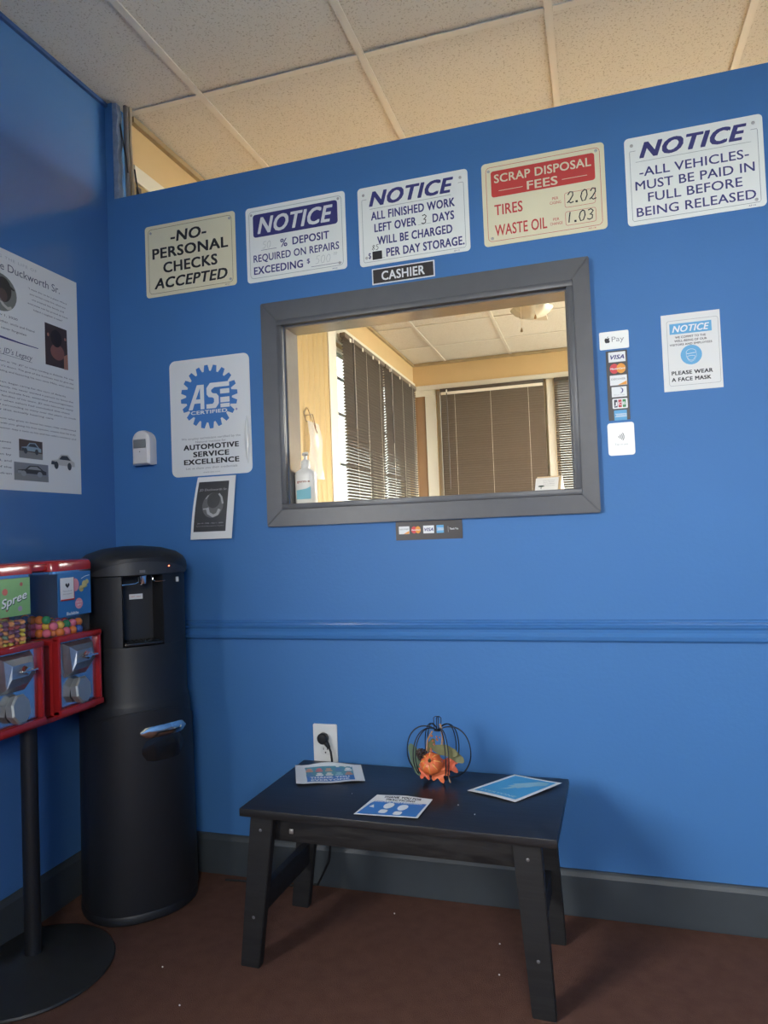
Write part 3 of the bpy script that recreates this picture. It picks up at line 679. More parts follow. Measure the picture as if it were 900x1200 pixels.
# motion sensor
ms = empty('motion_sensor', (.1415, 0, 1.378)); tag(ms, 'white rounded-top motion sensor on the blue wall near the corner', 'motion sensor')
SW_ = mat('white_sensor_plastic', (.66, .64, .63), .4)
def arch(hw, z0, z1, n=14): return [(hw, z0)]+[(hw*math.cos(PI*i/n), z1-hw+hw*math.sin(PI*i/n)) for i in range(n+1)]+[(-hw, z0)]
bm = bmesh.new(); loft(bm, [[(x, 0, z) for x, z in arch(.036, .004, .120)], [(x, -.022, z) for x, z in arch(.037, .0, .122)], [(x, -.036, z) for x, z in arch(.035, .001, .119)], [(x*.9, -.043, z) for x, z in arch(.030, .006, .108)]])
finish('housing', bm, SW_, ms, smooth=True)
bm = B(-.024, .024, -.047, -.0435, .058, .088, bev=.0015); finish('lens', bm, mat('grey_fresnel_lens', (.20, .21, .21), .3), ms, smooth=True)
bm = B(-.003, .0, -.0437, -.0425, .044, .047); finish('led_window', bm, BLACK, ms)

# face mask notice
MW, MH = .151, .216
s = sign('paper_notice', 1.909, 1.582, MW, MH, PAPER, 'white paper notice with blue band asking to wear a face mask', 'notice', r=.0006, t=.0005)
k = Ink(MW, MH); k.frame(.095, .085, .965, .93, .006, .0008); k.done('border_line', GREYINK, s)
k = Ink(MW, MH); k.rrect(.14, .125, .855, .262, .0005); k.disc(.49, .545, .0275); k.done('blue_print', SKYB, s)
k = Ink(MW, MH, 2); k.text('NOTICE', .50, .194, .63, .085, .03, .28)
cxm, czm = -.0015, (.5-.545)*MH
k.stroke([(cxm+.013*math.cos(a), czm+.006+.010*math.sin(a)) for a in [PI*i/8 for i in range(9)]], .0008)
k.stroke([(cxm-.013, czm+.006), (cxm-.010, czm+.003), (cxm+.010, czm+.005), (cxm+.013, czm+.006)], .0012)
k.stroke([(cxm-.010, czm-.004), (cxm-.006, czm-.003), (cxm, czm-.002), (cxm+.006, czm-.003), (cxm+.010, czm-.004), (cxm+.007, czm-.012), (cxm+.002, czm-.016), (cxm-.004, czm-.015), (cxm-.009, czm-.011)], .0010, True)
k.stroke([(cxm-.013, czm+.004), (cxm-.012, czm-.006), (cxm-.006, czm-.017), (cxm, czm-.020), (cxm+.007, czm-.016), (cxm+.013, czm-.005), (cxm+.013, czm+.004)], .0006)
k.done('white_lettering', INKW, s)
k = Ink(MW, MH); k.text('WE COMMIT TO THE', .49, .305, .52, .028, .02); k.text('WELL-BEING OF OUR', .49, .352, .55, .028, .02); k.text('VISITORS AND EMPLOYEES', .49, .40, .72, .026, .02)
k.text('PLEASE WEAR', .49, .765, .70, .05, .05); k.text('A FACE MASK', .47, .85, .67, .05, .05); k.done('lettering', BLACK, s)

# payment stickers right of the window
s = sign('payment_sticker', 1.7065, 1.6365, .080, .051, SWHITE, 'white rounded phone pay sticker with a black fruit emblem, above the card strip', 'sticker', r=.004, t=.0016)
k = Ink(.080, .051)
ap = [(0, .0048), (.0025, .0062), (.0052, .0058), (.0068, .0040), (.0050, .0022), (.0050, -.0008), (.0072, -.0026), (.0058, -.0060), (.0036, -.0082), (.0012, -.0074), (-.0012, -.0074), (-.0036, -.0082), (-.0062, -.0052), (-.0074, -.0006), (-.0068, .0038), (-.0042, .0062), (-.0018, .0058)]
k.poly([(x-.0185, z+.001) for x, z in ap[::-1]]); k.poly([(x-.0185, z+.001) for x, z in [(.0, .0068), (.0004, .0092), (.0030, .0112), (.0030, .0088), (.0012, .0072)]]); k.done('fruit_emblem', BLACK, s)
k = Ink(.080, .051); k.text('Pay', .63, .45, .42, .28); k.done('lettering', GREYINK, s)
STX, STZ, STW, STH = 1.711, 1.506, .058, .200
s = sign('card_strip', STX, STZ, STW, STH, mat('black_strip', (.02, .019, .021), .4), 'black vertical strip of six card logos right of the window', 'sticker', r=.001, t=.0009)
def logo(parent, W, H, cu, cv, w, h, kind):
    def K(l): q = Ink(W, H, l); return q
    def R(q, x0, z0, x1, z1, r=.0008): q.poly(rrpts(cu+x0*w, cv+z0*h, cu+x1*w, cv+z1*h, r, 3))
    def T(q, t, x, z, ww, hh, b=.0, sh=0): q.text(t, (cu+x*w)/W+.5, .5-(cv+z*h)/H, ww*w/W, hh*h/H, b, sh)
    if kind in ('visa', 'disc', 'din', 'jcb'):
        q = K(1); R(q, -.5, -.5, .5, .5, .001 if kind != 'jcb' else .003); q.done('logo_card', INKW, parent)
    if kind == 'visa': q = K(2); T(q, 'VISA', 0.02, 0, .82, .42, .04, .3); q.done('logo_lettering', NAVY, parent)
    if kind == 'mc':
        q = K(1); q.disc((cu-.2*w)/W+.5, .5-cv/H, .27*w, .46*h); q.done('logo_circle', mat('logo_red', (.6, .04, .05), .5), parent)
        q = K(2); q.disc((cu+.2*w)/W+.5, .5-cv/H, .27*w, .46*h); q.done('logo_circle', mat('logo_orange', (.75, .30, .03), .5), parent)
        q = K(3); T(q, 'MasterCard', 0, 0, .86, .16, .04, .1); q.done('logo_lettering', INKW, parent)
    if kind == 'disc':
        q = K(2); T(q, 'DISCOVER', 0, .12, .84, .18, .02); q.done('logo_lettering', GREYINK, parent)
        q = K(2); q.poly([(cu-.05*w, cv-.48*h), (cu+.48*w, cv-.48*h), (cu+.48*w, cv-.1*h), (cu+.2*w, cv-.3*h)]); q.done('logo_swoosh', mat('logo_orange', (.75, .30, .03), .5), parent)
    if kind == 'din':
        q = K(2); q.disc((cu+.12*w)/W+.5, .5-(cv+.12*h)/H, .15*w, .26*h); q.done('logo_circle', NAVY, parent)
        q = K(3); q.disc((cu+.06*w)/W+.5, .5-(cv+.12*h)/H, .13*w, .22*h); T(q, 'D', .02, .12, .08, .2); q.done('logo_inset', INKW, parent)
        q = K(2); T(q, 'Diners Club', 0, -.3, .7, .12); q.done('logo_lettering', GREYINK, parent)
    if kind == 'jcb':
        for x, m_, ch_ in ((-.28, 'logo_dark', 'J'), (0, 'logo_crimson', 'C'), (.28, 'logo_green', 'B')):
            mm = mat(m_, {'logo_dark': (.03, .03, .05), 'logo_crimson': (.45, .03, .05), 'logo_green': (.02, .22, .06)}[m_], .5)
            q = K(2); R(q, x-.11, -.38, x+.11, .38, .0012); q.done('logo_bar', mm, parent)
            q = K(3); T(q, ch_, x, 0, .18, .3, .03); q.done('logo_lettering', INKW, parent)
    if kind == 'amex':
        q = K(1); R(q, -.42, -.5, .42, .5, .0003); q.done('logo_card', SKYB, parent)
        q = K(2); q.poly([(cu-.38*w, cv-.18*h), (cu+.40*w, cv-.18*h), (cu+.40*w, cv+.16*h), (cu-.38*w, cv+.16*h), (cu-.26*w, cv)][::-1]); q.done('logo_band', mat('pale_blue_print', (.50, .62, .72), .5), parent)
        q = K(3); T(q, 'AMERICAN EXPRESS', .04, 0, .62, .14, .01); q.done('logo_lettering', SKYB, parent)
for i, kd in enumerate(('visa', 'mc', 'disc', 'din', 'jcb', 'amex')):
    logo(s, STW, STH, .001+(.002*i if i < 5 else .008)*.3, .088-.0335*i-.0065, .046 if kd not in ('din', 'jcb', 'amex') else .041, .029 if kd != 'mc' else .031, kd)
s = sign('tap_sticker', 1.713, 1.352, .072, .093, SWHITE, 'white rounded contactless tap sticker below the card strip', 'sticker', r=.008, t=.0016)
k = Ink(.072, .093)
for i in range(4):
    r = .004+.0045*i; k.stroke([(-.010+r*math.cos(a), .006+r*1.0*math.sin(a)) for a in [math.radians(-38+76*j/8) for j in range(9)]], .0017)
k.done('contactless_mark', BLACK, s)
k = Ink(.072, .093); k.text('Tap to pay', .5, .66, .5, .055); k.done('lettering', PENCIL, s)
# strip of logos under the window
CW, CH = .210, .058
s = sign('card_strip', 1.1405, 1.1145, CW, CH, mat('brown_black_strip', (.028, .022, .021), .4), 'dark horizontal strip of card logos under the window casing', 'sticker', r=.001, t=.0009)
for x, kd, w in ((-.078, 'disc', .034), (-.040, 'mc', .032), (.0, 'visa', .034), (.036, 'amex', .027)): logo(s, CW, CH, x, 0.002, w, .024, kd)
k = Ink(CW, CH); k.text('Thank You', .875, .47, .13, .10, .03); k.ustroke([(.79, .33), (.79, .65)], .0006); k.done('lettering', INKW, s)

# ------------------------------------------------------------------ poster on the left wall
QW, QH = .56, .712; QY, QZ = -.169-QW/2, 1.634
s = sign('memorial_poster', QY, QZ, QW, QH, PAPER, 'large white memorial poster with text and car photos on the left wall', 'poster', r=.0006, t=.0006, wall='left')
def U(y): return (y-QY)/QW+.5
def V(z): return .5-(z-QZ)/QH
BR = mat('print_black', (.04, .04, .05), .6)
k = Ink(QW, QH); k.text('HONORING THE LIFE OF', U(-.343), V(1.966), .45, .012, align='r', spacing=1.2); k.done('heading_small', PENCIL, s)
k = Ink(QW, QH); k.text('Johnny Lee Duckworth Sr.', U(-.247), V(1.938), .68, .032, align='r')
k.done('heading', mat('slate_print', (.09, .10, .14), .6), s)
k = Ink(QW, QH)
for i, l in enumerate(['"I want this to be a place where', 'your service comes first, where you', 'are treated like family and', 'everyone can be proud to have', 'helped a neighbor in need."']):
    k.text(l, U(-.298), V(1.903-.0155*i), (.29, .27, .24, .30, .22)[i], .0075)
for i, l in enumerate(['Jan 10, 1946 - Nov 1, 2020', 'Father, brother, uncle and friend', 'to all, gone but never forgotten']): k.text(l, U(-.423 if i == 0 else -.358 if i == 1 else -.39), V(1.792-.019*i), .34, .009, align='r')
for i, l in enumerate(["Johnny Lee Duckworth Sr. became known as \"Mr. JD\" to many residing in Atlanta. He was", "first in line when the shop first opened it's doors. The goal of the business was to give the", "best service to all, others while educating and featuring his two sons Mike, who joined"]):
    k.text(l, U(-.455), V(1.656-.0145*i), .93, .0072, .004)
for i, l in enumerate(["In his work JD, along with his children, began caring for the cars of Atlanta", "always bringing customers into the family. He never wanted a person to leave the", "shop in need. This would sometimes include free, extended encouragement", "and gas, or repair services on the families of his team. JD was honored many", "times for being a surrogate father when others had concluded that these", "kids had no time. He found himself surrounding so many over the years, so much", "that he spent time in ministry that actually hearing care"]):
    k.text(l, U(-.729+.01), V(1.594-.0135*i), (.87, .93, .93, .93, .90, .95, .77)[i], .0070, .004, align='l')
for i, l in enumerate(["To say that he loved and caring for those who grew to know his ways, they understood", "that the shop was open to spend time with you, giving his free opinion, meant that he truly", "wanted the customers to operate however may a twin as his and his wife's ministry and"]):
    k.text(l, U(-.455), V(1.487-.0142*i), .95, .0070, .004)
for i, l in enumerate(['JD leaves', 'a legacy as our', 'guide given by', 'his word, and', 'future of the', 'children']): k.text(l, U(-.457), V(1.419-.0185*i), (.14, .24, .22, .19, .2, .13)[i], .008, align='r')
k.done('body_text', BR, s)
k = Ink(QW, QH); k.text("Mr. JD's Legacy", U(-.368), V(1.688), .265, .022, 0, .25, align='r'); k.ustroke([(U(-.515), V(1.676)), (U(-.369), V(1.674))], .0012); k.done('subheading', mat('slate_print', (.09, .10, .14), .6), s)
k = Ink(QW, QH); k.upoly([(U(-.729), V(1.727)), (U(-.48), V(1.728)), (U(-.42), V(1.7255)), (U(-.344), V(1.725)), (U(-.344), V(1.723)), (U(-.42), V(1.7215)), (U(-.48), V(1.722)), (U(-.729), V(1.722))]); k.done('rule_swoosh', NAVY, s)
# portrait oval (flat print)
def oval(k, y, z, ry, rz, n=28): k.poly([((y-QY)+ry*math.cos(2*PI*i/n), (z-QZ)+rz*math.sin(2*PI*i/n)) for i in range(n)])
def pp(k, pts): k.poly([(y-QY, z-QZ) for y, z in pts])
k = Ink(QW, QH); oval(k, -.487, 1.858, .063, .056); k.done('portrait', mat('photo_backdrop', (.20, .21, .18), .6), s)
k = Ink(QW, QH, 2); oval(k, -.474, 1.868, .030, .037); pp(k, [(-.462, 1.893), (-.430, 1.877), (-.436, 1.874), (-.455, 1.880)]); k.done('portrait_cap', mat('photo_dark', (.05, .045, .04), .6), s)
k = Ink(QW, QH, 3); oval(k, -.478, 1.850, .018, .020); k.done('portrait_face', mat('photo_brown', (.11, .075, .06), .6), s)
k = Ink(QW, QH, 3); k.stroke([(y-QY, z-QZ) for y, z in [(-.488, 1.836), (-.475, 1.822), (-.460, 1.815), (-.445, 1.820)]], .009); k.done('portrait_collar', mat('photo_pale', (.50, .48, .42), .6), s)
k = Ink(QW, QH); pp(k, [(-.315, 1.682), (-.217, 1.684), (-.220, 1.815), (-.315, 1.816)]); k.done('photo', mat('photo_umber', (.055, .035, .032), .5), s)
k = Ink(QW, QH, 2); oval(k, -.263, 1.732, .030, .026); k.done('photo_tint', mat('photo_rose', (.22, .09, .07), .5), s)
k = Ink(QW, QH, 3); oval(k, -.268, 1.775, .024, .028); k.done('photo_dark_area', mat('photo_dark2', (.02, .015, .015), .5), s)
k = Ink(QW, QH, 2); pp(k, [(-.235, 1.682), (-.217, 1.684), (-.218, 1.735), (-.236, 1.725)]); oval(k, -.302, 1.78, .004, .006); oval(k, -.228, 1.782, .005, .005); k.done('photo_light_area', mat('photo_peach', (.38, .18, .12), .5), s)
carpts = [(-.50, -.10), (-.46, .10), (-.22, .16), (-.08, .42), (.22, .44), (.40, .16), (.50, .10), (.50, -.12)]
def photo_car(c, w, h, bgm, bodym, glassm, cut=False, l0=1):
    if not cut:
        k = Ink(QW, QH, l0); k.poly([(c[0]-QY-w/2, c[1]-QZ-h/2), (c[0]-QY+w/2, c[1]-QZ-h/2), (c[0]-QY+w/2, c[1]-QZ+h/2), (c[0]-QY-w/2, c[1]-QZ+h/2)]); k.done('photo', bgm, s)
        k = Ink(QW, QH, l0+1); k.poly([(c[0]-QY-w/2, c[1]-QZ-h/2), (c[0]-QY+w/2, c[1]-QZ-h/2), (c[0]-QY+w/2, c[1]-QZ-h*.18), (c[0]-QY-w/2, c[1]-QZ-h*.12)]); k.done('photo_road', mat('photo_road', (.24, .24, .23), .6), s)
    e = .86
    k = Ink(QW, QH, l0+2); k.poly([(c[0]-QY+x*w*e, c[1]-QZ+z*h*e) for x, z in carpts[::-1]]); k.done('photo_car_body', bodym, s)
    k = Ink(QW, QH, l0+3); k.poly([(c[0]-QY+x*w*e, c[1]-QZ+z*h*e) for x, z in [(-.16, .17), (-.05, .36), (.18, .38), (.33, .17)]])
    for wx in (-.28, .27): k.disc((c[0]-QY+wx*w*e)/QW+.5, .5-(c[1]-QZ-.12*h*e)/QH, w*.075, h*.16, 14)
    k.poly([(c[0]-QY+x*w*e, c[1]-QZ+z*h*e) for x, z in [(-.49, -.10), (-.47, .06), (-.34, .06), (-.34, -.10)]]); k.done('photo_car_glass', glassm, s)
photo_car((-.382, 1.405), .092, .056, mat('photo_wall_dark', (.09, .065, .055), .6), mat('photo_pale_blue_car', (.27, .36, .42), .5), mat('photo_glass', (.05, .06, .07), .5))
photo_car((-.381, 1.336), .134, .054, mat('photo_sky_grey', (.22, .23, .25), .6), mat('photo_black_car', (.04, .04, .045), .5), mat('photo_grey_glass', (.30, .31, .32), .5))
photo_car((-.251, 1.374), .122, .078, None, mat('photo_white_car', (.52, .51, .47), .5), mat('photo_glass', (.05, .06, .07), .5), cut=True)

# ------------------------------------------------------------------ outlet and plug
pl = empty('wall_outlet', (.775, 0, .445)); tag(pl, 'white duplex outlet plate on the blue wall behind the bench', 'outlet')
finish('cover_plate', plate(rrpts(-.0405, -.063, .0405, .063, .004), .005), mat('white_outlet_plastic', (.68, .69, .68), .3), pl, (0, -.005, 0), smooth=True)
for z in (.0195, -.0195):
    bm = plate(rrpts(-.017, z-.0145, .017, z+.0145, .010), .002); f = finish('socket', bm, mat('white_socket_plastic', (.62, .63, .62), .3), pl, (0, -.0072, 0))
    q = Ink(.04, .04); q.y = -.0004
    for dx, w_ in ((-.0065, .0022), (.0065, .0026)): q.poly([(dx-w_/2, z+.001), (dx+w_/2, z+.001), (dx+w_/2, z+.009), (dx-w_/2, z+.009)])
    q.disc(.5, .5-(z-.007)/.04, .0027, n=12); q.done('slot', BLACK, f)
screw(pl, .5, .5, .1, .1, r=.003); pl.children[-1].location = (0, -.0055, 0)
pg = empty('power_plug', (.773, -.0078, .4665)); tag(pg, 'black round power plug and cord in the upper outlet socket', 'plug')
bm = bmesh.new(); n = 18
loft(bm, [[(rr*math.cos(2*PI*k/n), -d, rr*math.sin(2*PI*k/n)) for k in range(n)] for rr, d in ((.015, .0003), (.0175, .004), (.0175, .018), (.014, .022), (.008, .023))]); finish('plug_body', bm, BLKPL, pg, smooth=True)
bm = bmesh.new(); tube(bm, [(.008, -.012, -.010), (.016, -.013, -.020), (.022, -.013, -.029)], [.009, .0075, .0045], 10); finish('strain_relief', bm, BLKPL, pg, smooth=True)
bm = bmesh.new(); tube(bm, [(.021, -.013, -.027), (.027, -.015, -.040), (.031, -.018, -.065), (.031, -.020, -.12), (.025, -.020, -.25), (.01, -.020, -.38), (-.03, -.022, -.455), (-.10, -.03, -.4625), (-.30, -.04, -.4625), (-.345, -.045, -.4625)], .0034, 8)
finish('cord', bm, BLKPL, pg, smooth=True)

# ------------------------------------------------------------------ bench
BZ = .42
bench = empty('bench', (1.128, -.295, 0), (0, 0, -.028)); tag(bench, 'low black wooden bench table with splayed legs below the window', 'bench')
L2, D2 = .397, .195
finish('top', B(-L2, L2, -D2, D2, BZ-.020, BZ, bev=.0015), BENCH, bench, smooth=True)
for sx in (-1, 1):
    for sy in (-1, 1):
        bm = bmesh.new(); x1, x0 = (-.350, -.400) if sx < 0 else (.324, .348)
        yb, yt = sy*(.150), sy*(.150)
        # board leg, wider at the top than at the foot, leaning outward
        w1_, w0_ = .033, .027
        loft(bm, [[(x0-w0_, yb-.012, 0), (x0+w0_, yb-.012, 0), (x0+w0_, yb+.012, 0), (x0-w0_, yb+.012, 0)],
                  [(x1-w1_, yt-.012, BZ-.0205), (x1+w1_, yt-.012, BZ-.0205), (x1+w1_, yt+.012, BZ-.0205), (x1-w1_, yt+.012, BZ-.0205)]])
        bmesh.ops.bevel(bm, geom=bm.edges[:], offset=.002, segments=2, affect='EDGES')
        leg = finish('leg', bm, BENCHL, bench, smooth=True)
        if sy < 0:
            for z_ in (.355, .13):
                bm = bmesh.new(); n = 10; cx_ = x0+(x1-x0)*z_/.4
                loft(bm, [[(cx_+rr*math.cos(2*PI*k/n), yb-.012-d, z_+rr*math.sin(2*PI*k/n)) for k in range(n)] for rr, d in ((.0042, 0), (.0042, .001), (.002, .002))]); finish('bolt', bm, mat('dull_bolt', (.16, .16, .17), .45, metal=.6), leg, smooth=True)
    z_ = .165; xx = -.372 if sx < 0 else .334
    finish('stretcher', B(xx-.011, xx+.011, -.1378, .1378, z_-.03, z_+.03, bev=.002), BENCHL, bench, smooth=True)
    xx = sx*.30
    finish('side_apron', B(xx-.010, xx+.010, -.118, .118, BZ-.095, BZ-.0205), BENCHL, bench)
for yy in (-.1265, .1265):
    finish('apron', B(-.338, .338, yy-.009, yy+.009, BZ-.098, BZ-.0205, bev=.0015), wood_mat('apron_veneer', (.005, .005, .006), (.022, .021, .021), .5, (4, 10, 30)) if 'apron_veneer' not in MATS else MATS['apron_veneer'], bench, smooth=True)
ab = BZ-.07
bm = bmesh.new(); box(bm, -.285, -.273, -.141, -.1355, ab-.006, ab+.006, bev=.002); finish('bolt', bm, STEEL, bench, smooth=True)

def flat_sheet(name, corners, rise, label, z0=BZ+.0012, cat='flyer'):
    """corners TL TR BR BL in world xy; sheet lies on the bench, printed face up"""
    c = Vector((sum(p[0] for p in corners)/4, sum(p[1] for p in corners)/4))
    q = [(p[0]-c.x, p[1]-c.y) for p in corners]
    s, wp = warped_sheet(name, q, lambda u, v: -rise(u, v), PAPER, (c.x, c.y, z0), (-PI/2, 0, 0)); tag(s, label, cat, 'flyers lying on the bench'); return s, wp
# 1 thank-you flyer
s, wp = flat_sheet('flyer', [(.738, -.158), (.929, -.108), (.985, -.235), (.805, -.300)], lambda u, v: .001+.010*math.exp(-((v)/.15)**2)*math.sin(u*PI)**2+.004*max(0, .15-u)/.15+.0025*math.exp(-((v-1)/.2)**2)*math.sin(u*6)**2,
                'white flyer with rows of little portraits and THANK YOU on the bench')
k = SheetInk(wp, .20, .16); k.rrect(.14, .13, .86, .62, .0005); k.done('portrait_block', mat('teal_print', (.10, .30, .36), .5), s)
k = SheetInk(wp, .20, .16); k.rrect(.14, .62, .86, .93, .0005); k.done('blue_block', DKBLUE, s)
k = SheetInk(wp, .20, .16, 2); k.text('THANK YOU', .5, .70, .58, .10, .05); k.text('EVERYONE', .5, .85, .56, .10, .04); k.done('lettering', INKW, s)
cols = [(.62, .30, .22), (.75, .72, .62), (.12, .25, .45), (.70, .20, .2), (.30, .5, .55), (.8, .8, .78), (.55, .35, .25)]
for i in range(10):
    k = SheetInk(wp, .20, .16, 2); cu, cv = .21+.145*(i % 5), .27+.24*(i//5)
    k.disc(cu, cv-.03, .0085, .0075, 12); k.rrect(cu-.055, cv+.02, cu+.055, cv+.10, .002); c_ = cols[(i*3+i//5) % 7]; k.done('portrait_figure', mat('figure_print_%d' % ((i*3+i//5) % 7), c_, .6), s)
# 2 footprints flyer
s, wp = flat_sheet('flyer', [(1.049, -.326), (1.200, -.329), (1.192, -.456), (1.030, -.459)], lambda u, v: .001+.003*math.exp(-((v)/.15)**2)*math.sin(u*PI)**2+.002*u*v, 'blue and white flyer with two white footprints near the bench front edge')
k = SheetInk(wp, .155, .13); k.upoly([(.03, .96), (.96, .96), (.97, .30), (.10, .30), (.06, .45)]); k.done('blue_block', DKBLUE, s)
k = SheetInk(wp, .155, .13); k.text('THANK YOU FOR', .5, .10, .66, .085, .05); k.text('PRACTICING', .5, .21, .5, .075, .05); k.done('dark_lettering', BLACK, s)
k = SheetInk(wp, .155, .13, 2); k.text('SOCIAL DISTANCING', .5, .335, .80, .055, .04)
for cx_, cv_ in ((-.016, .0), (.022, -.006)):
    k.poly([(cx_+.0125*math.cos(a)*(1+.12*math.sin(a)), cv_-.002+.019*math.sin(a)) for a in [2*PI*i/20 for i in range(20)]])
    k.poly([(cx_+x, cv_-.041+z) for x, z in rrpts(-.010, -.009, .010, .014, .007)])
k.upoly([(.10, .62), (.20, .66), (.14, .50)])
k.done('footprint_print', INKW, s)
# 3 everyone flyer: text reads along the edge from left corner to near corner
s, wp = flat_sheet('flyer', [(1.383, -.108), (1.515, -.160), (1.407, -.307), (1.276, -.252)], lambda u, v: .001+.0035*(u**3)*(1-v)+.002*math.exp(-((v-1)/.2)**2)*math.sin(u*PI), 'sky blue flyer with white border and EVERYONE, at the right end of the bench')
k = SheetInk(wp, .145, .185); k.rrect(.07, .05, .93, .93, .0005); k.done('blue_block', mat('cyan_print', (.07, .34, .60), .5), s)
k = SheetInk(wp, .145, .185, 2); k.text('EVERYONE', .5, .85, .72, .06, .03); k.done('lettering', mat('cyan_pale_print', (.35, .58, .68), .5), s)
k = SheetInk(wp, .145, .185, 2); k.poly([(.05, .072), (.02, .07), (.0, .045), (-.022, .02), (-.012, .016), (-.024, .0), (-.010, .002), (-.012, -.018), (-.022, -.035), (-.004, -.022), (.004, -.004), (.012, -.004), (.018, .01), (.026, .014), (.036, .034), (.055, .05)])
k.done('hand_print', mat('cyan_grey_print', (.26, .47, .56), .5), s)

# ------------------------------------------------------------------ wire pumpkin decoration
pk = empty('wire_pumpkin', (1.182, -.165, BZ+.0008)); tag(pk, 'black wire pumpkin ornament with orange leaves and a mini pumpkin on the bench', 'ornament')
WIRE = mat('black_wire', (.008, .010, .016), .5)
def meridian(phi, s=1.0, dz=0.0, n=20):
    pts = []
    prof = [(.0, .128), (.018, .139), (.045, .141), (.068, .130), (.084, .108), (.091, .078), (.088, .048), (.074, .022), (.052, .006), (.026, .002), (.0, .002)]
    for r, z in prof: pts.append((r*s*math.cos(phi), r*s*math.sin(phi)*.8, z+dz))
    out = []
    for i in range(len(pts)-1):
        p0, p1, p2, p3 = [Vector(pts[min(max(j, 0), len(pts)-1)]) for j in (i-1, i, i+1, i+2)]
        for t_ in (0, .25, .5, .75): out.append(.5*((2*p1)+(p2-p0)*t_+(2*p0-5*p1+4*p2-p3)*t_**2+(3*p1-p0-3*p2+p3)*t_**3))
    out.append(Vector(pts[-1])); return out
for j, phi in enumerate((0, 1.05, 2.10, 3.14, 4.0, 5.1)):
    bm = bmesh.new(); tube(bm, meridian(phi), .0015, 6); tube(bm, meridian(phi+.10, .985), .0015, 6); finish('wire_rib', bm, WIRE, pk, smooth=True)
bm = bmesh.new()
for a in (0, PI/2): tube(bm, [(-.010*math.cos(a), -.010*math.sin(a), .130), (-.011*math.cos(a), -.011*math.sin(a), .165), (-.006*math.cos(a), -.006*math.sin(a), .169), (.006*math.cos(a), .006*math.sin(a), .169), (.011*math.cos(a), .011*math.sin(a), .165), (.008*math.cos(a), .008*math.sin(a), .130)], .0012, 6)
tube(bm, [(.010*math.cos(a), .010*math.sin(a), .131) for a in [2*PI*i/12 for i in range(12)]], .0016, 6, closed=True); finish('wire_stem', bm, WIRE, pk, smooth=True)
OR = mat('orange_pumpkin_foam', (.62, .13, .035), .45, mottle=.35, mscale=60)
bm = bmesh.new(); rings = []
for i in range(1, 14):
    th = PI*i/14; row = []
    for k_ in range(40):
        a = 2*PI*k_/40; rr = .0245*(1+.09*abs(math.cos(4*a))-.05)*math.sin(th)**.85; row.append((rr*math.cos(a), rr*math.sin(a), .021*math.cos(th)*(1-.18*math.exp(-(math.sin(th)/.3)**2))))
    rings.append(row)
loft(bm, rings); mp = finish('mini_pumpkin', bm, OR, pk, (-.008, -.058, .056), (.95, -.08, 0), smooth='all'); mp.scale = (1.22, 1.22, 1.22)
bm = bmesh.new()
for a in [2*PI*i/8 for i in range(8)]:
    tube(bm, [(.0245*1.035*math.sin(th)**.85*math.cos(a), .0245*1.035*math.sin(th)**.85*math.sin(a), .0212*math.cos(th)) for th in (.35, .6, .9, 1.15)], [.0012, .0016, .0013, .0005], 5)
finish('yellow_rib', bm, mat('yellow_orange_rib', (.75, .35, .09), .5), mp, smooth=True)
bm = bmesh.new(); tube(bm, [(0, 0, .014), (.001, 0, .022), (.003, .001, .027)], [.0045, .003, .0025], 8); finish('stem', bm, mat('dark_green_stem', (.05, .06, .02), .7), mp, smooth=True)
def maple(n=5):
    out = []; L = [.72, .95, 1.05, .95, .72]; A = [-1.45, -.75, 0, .75, 1.45]
    pts = [(0.05, -.55), (.05, -.3)]
    for i in range(4, -1, -1):
        a, l = A[i], L[i]
        for da, f in ((.27, .66), (.16, .86), (.0, 1.0), (-.16, .86), (-.27, .66)): pts.append((math.sin(a+da)*l*f, math.cos(a+da)*l*f))
        if i > 0: am = (A[i]+A[i-1])/2; pts.append((math.sin(am)*.60, math.cos(am)*.60))
    pts += [(-.05, -.3), (-.05, -.55)]
    return pts
def leaf(pts, size, m, loc, rot, cup=.25):
    bm = bmesh.new(); tri = tessellate_polygon([[Vector((x, z, 0)) for x, z in pts]])
    for off in (0, .0007):
        vs = [bm.verts.new((x*size, (abs(x)**1.5*cup-.12*z*z)*size+off, z*size)) for x, z in pts]
        for t_ in tri: bm.faces.new([vs[i] for i in t_])
    bmesh.ops.subdivide_edges(bm, edges=bm.edges[:], cuts=1)
    return finish('leaf', bm, m, pk, loc, rot, smooth='all')
OL_ = mat('orange_red_leaf', (.60, .115, .05), .55, mottle=.3, mscale=70); OL2 = mat('orange_leaf', (.68, .16, .06), .55, mottle=.25, mscale=70)
GL_ = mat('olive_leaf', (.13, .13, .055), .6, mottle=.4, mscale=80); GL2 = mat('green_grey_leaf', (.09, .14, .09), .6, mottle=.4, mscale=60)
mpl = maple()
leaf(mpl, .040, OL2, (.008, -.068, .040), (-.45, 2.75, .0)); leaf(mpl, .033, OL_, (-.026, -.064, .040), (-.3, 3.7, -.3)); leaf(mpl, .040, OL_, (.030, -.042, .055), (-.15, 2.3, .3))
oval_l = [(math.sin(a)*.42*(1+.08*math.sin(7*a)), math.cos(a)) for a in [2*PI*i/26 for i in range(26)]]
leaf(oval_l, .036, GL_, (.030, -.050, .090), (.25, 1.75, .2)); leaf(oval_l, .030, GL_, (.054, -.045, .076), (.3, 2.1, .3)); leaf(oval_l, .044, GL2, (-.058, -.035, .058), (-.1, -.4, -.3), .1); leaf(oval_l, .030, GL2, (-.040, -.03, .040), (-.2, 2.9, 0)); leaf(oval_l, .022, GL_, (-.014, -.03, .098), (.1, .5, 0))
bm = bmesh.new(); random.seed(5)
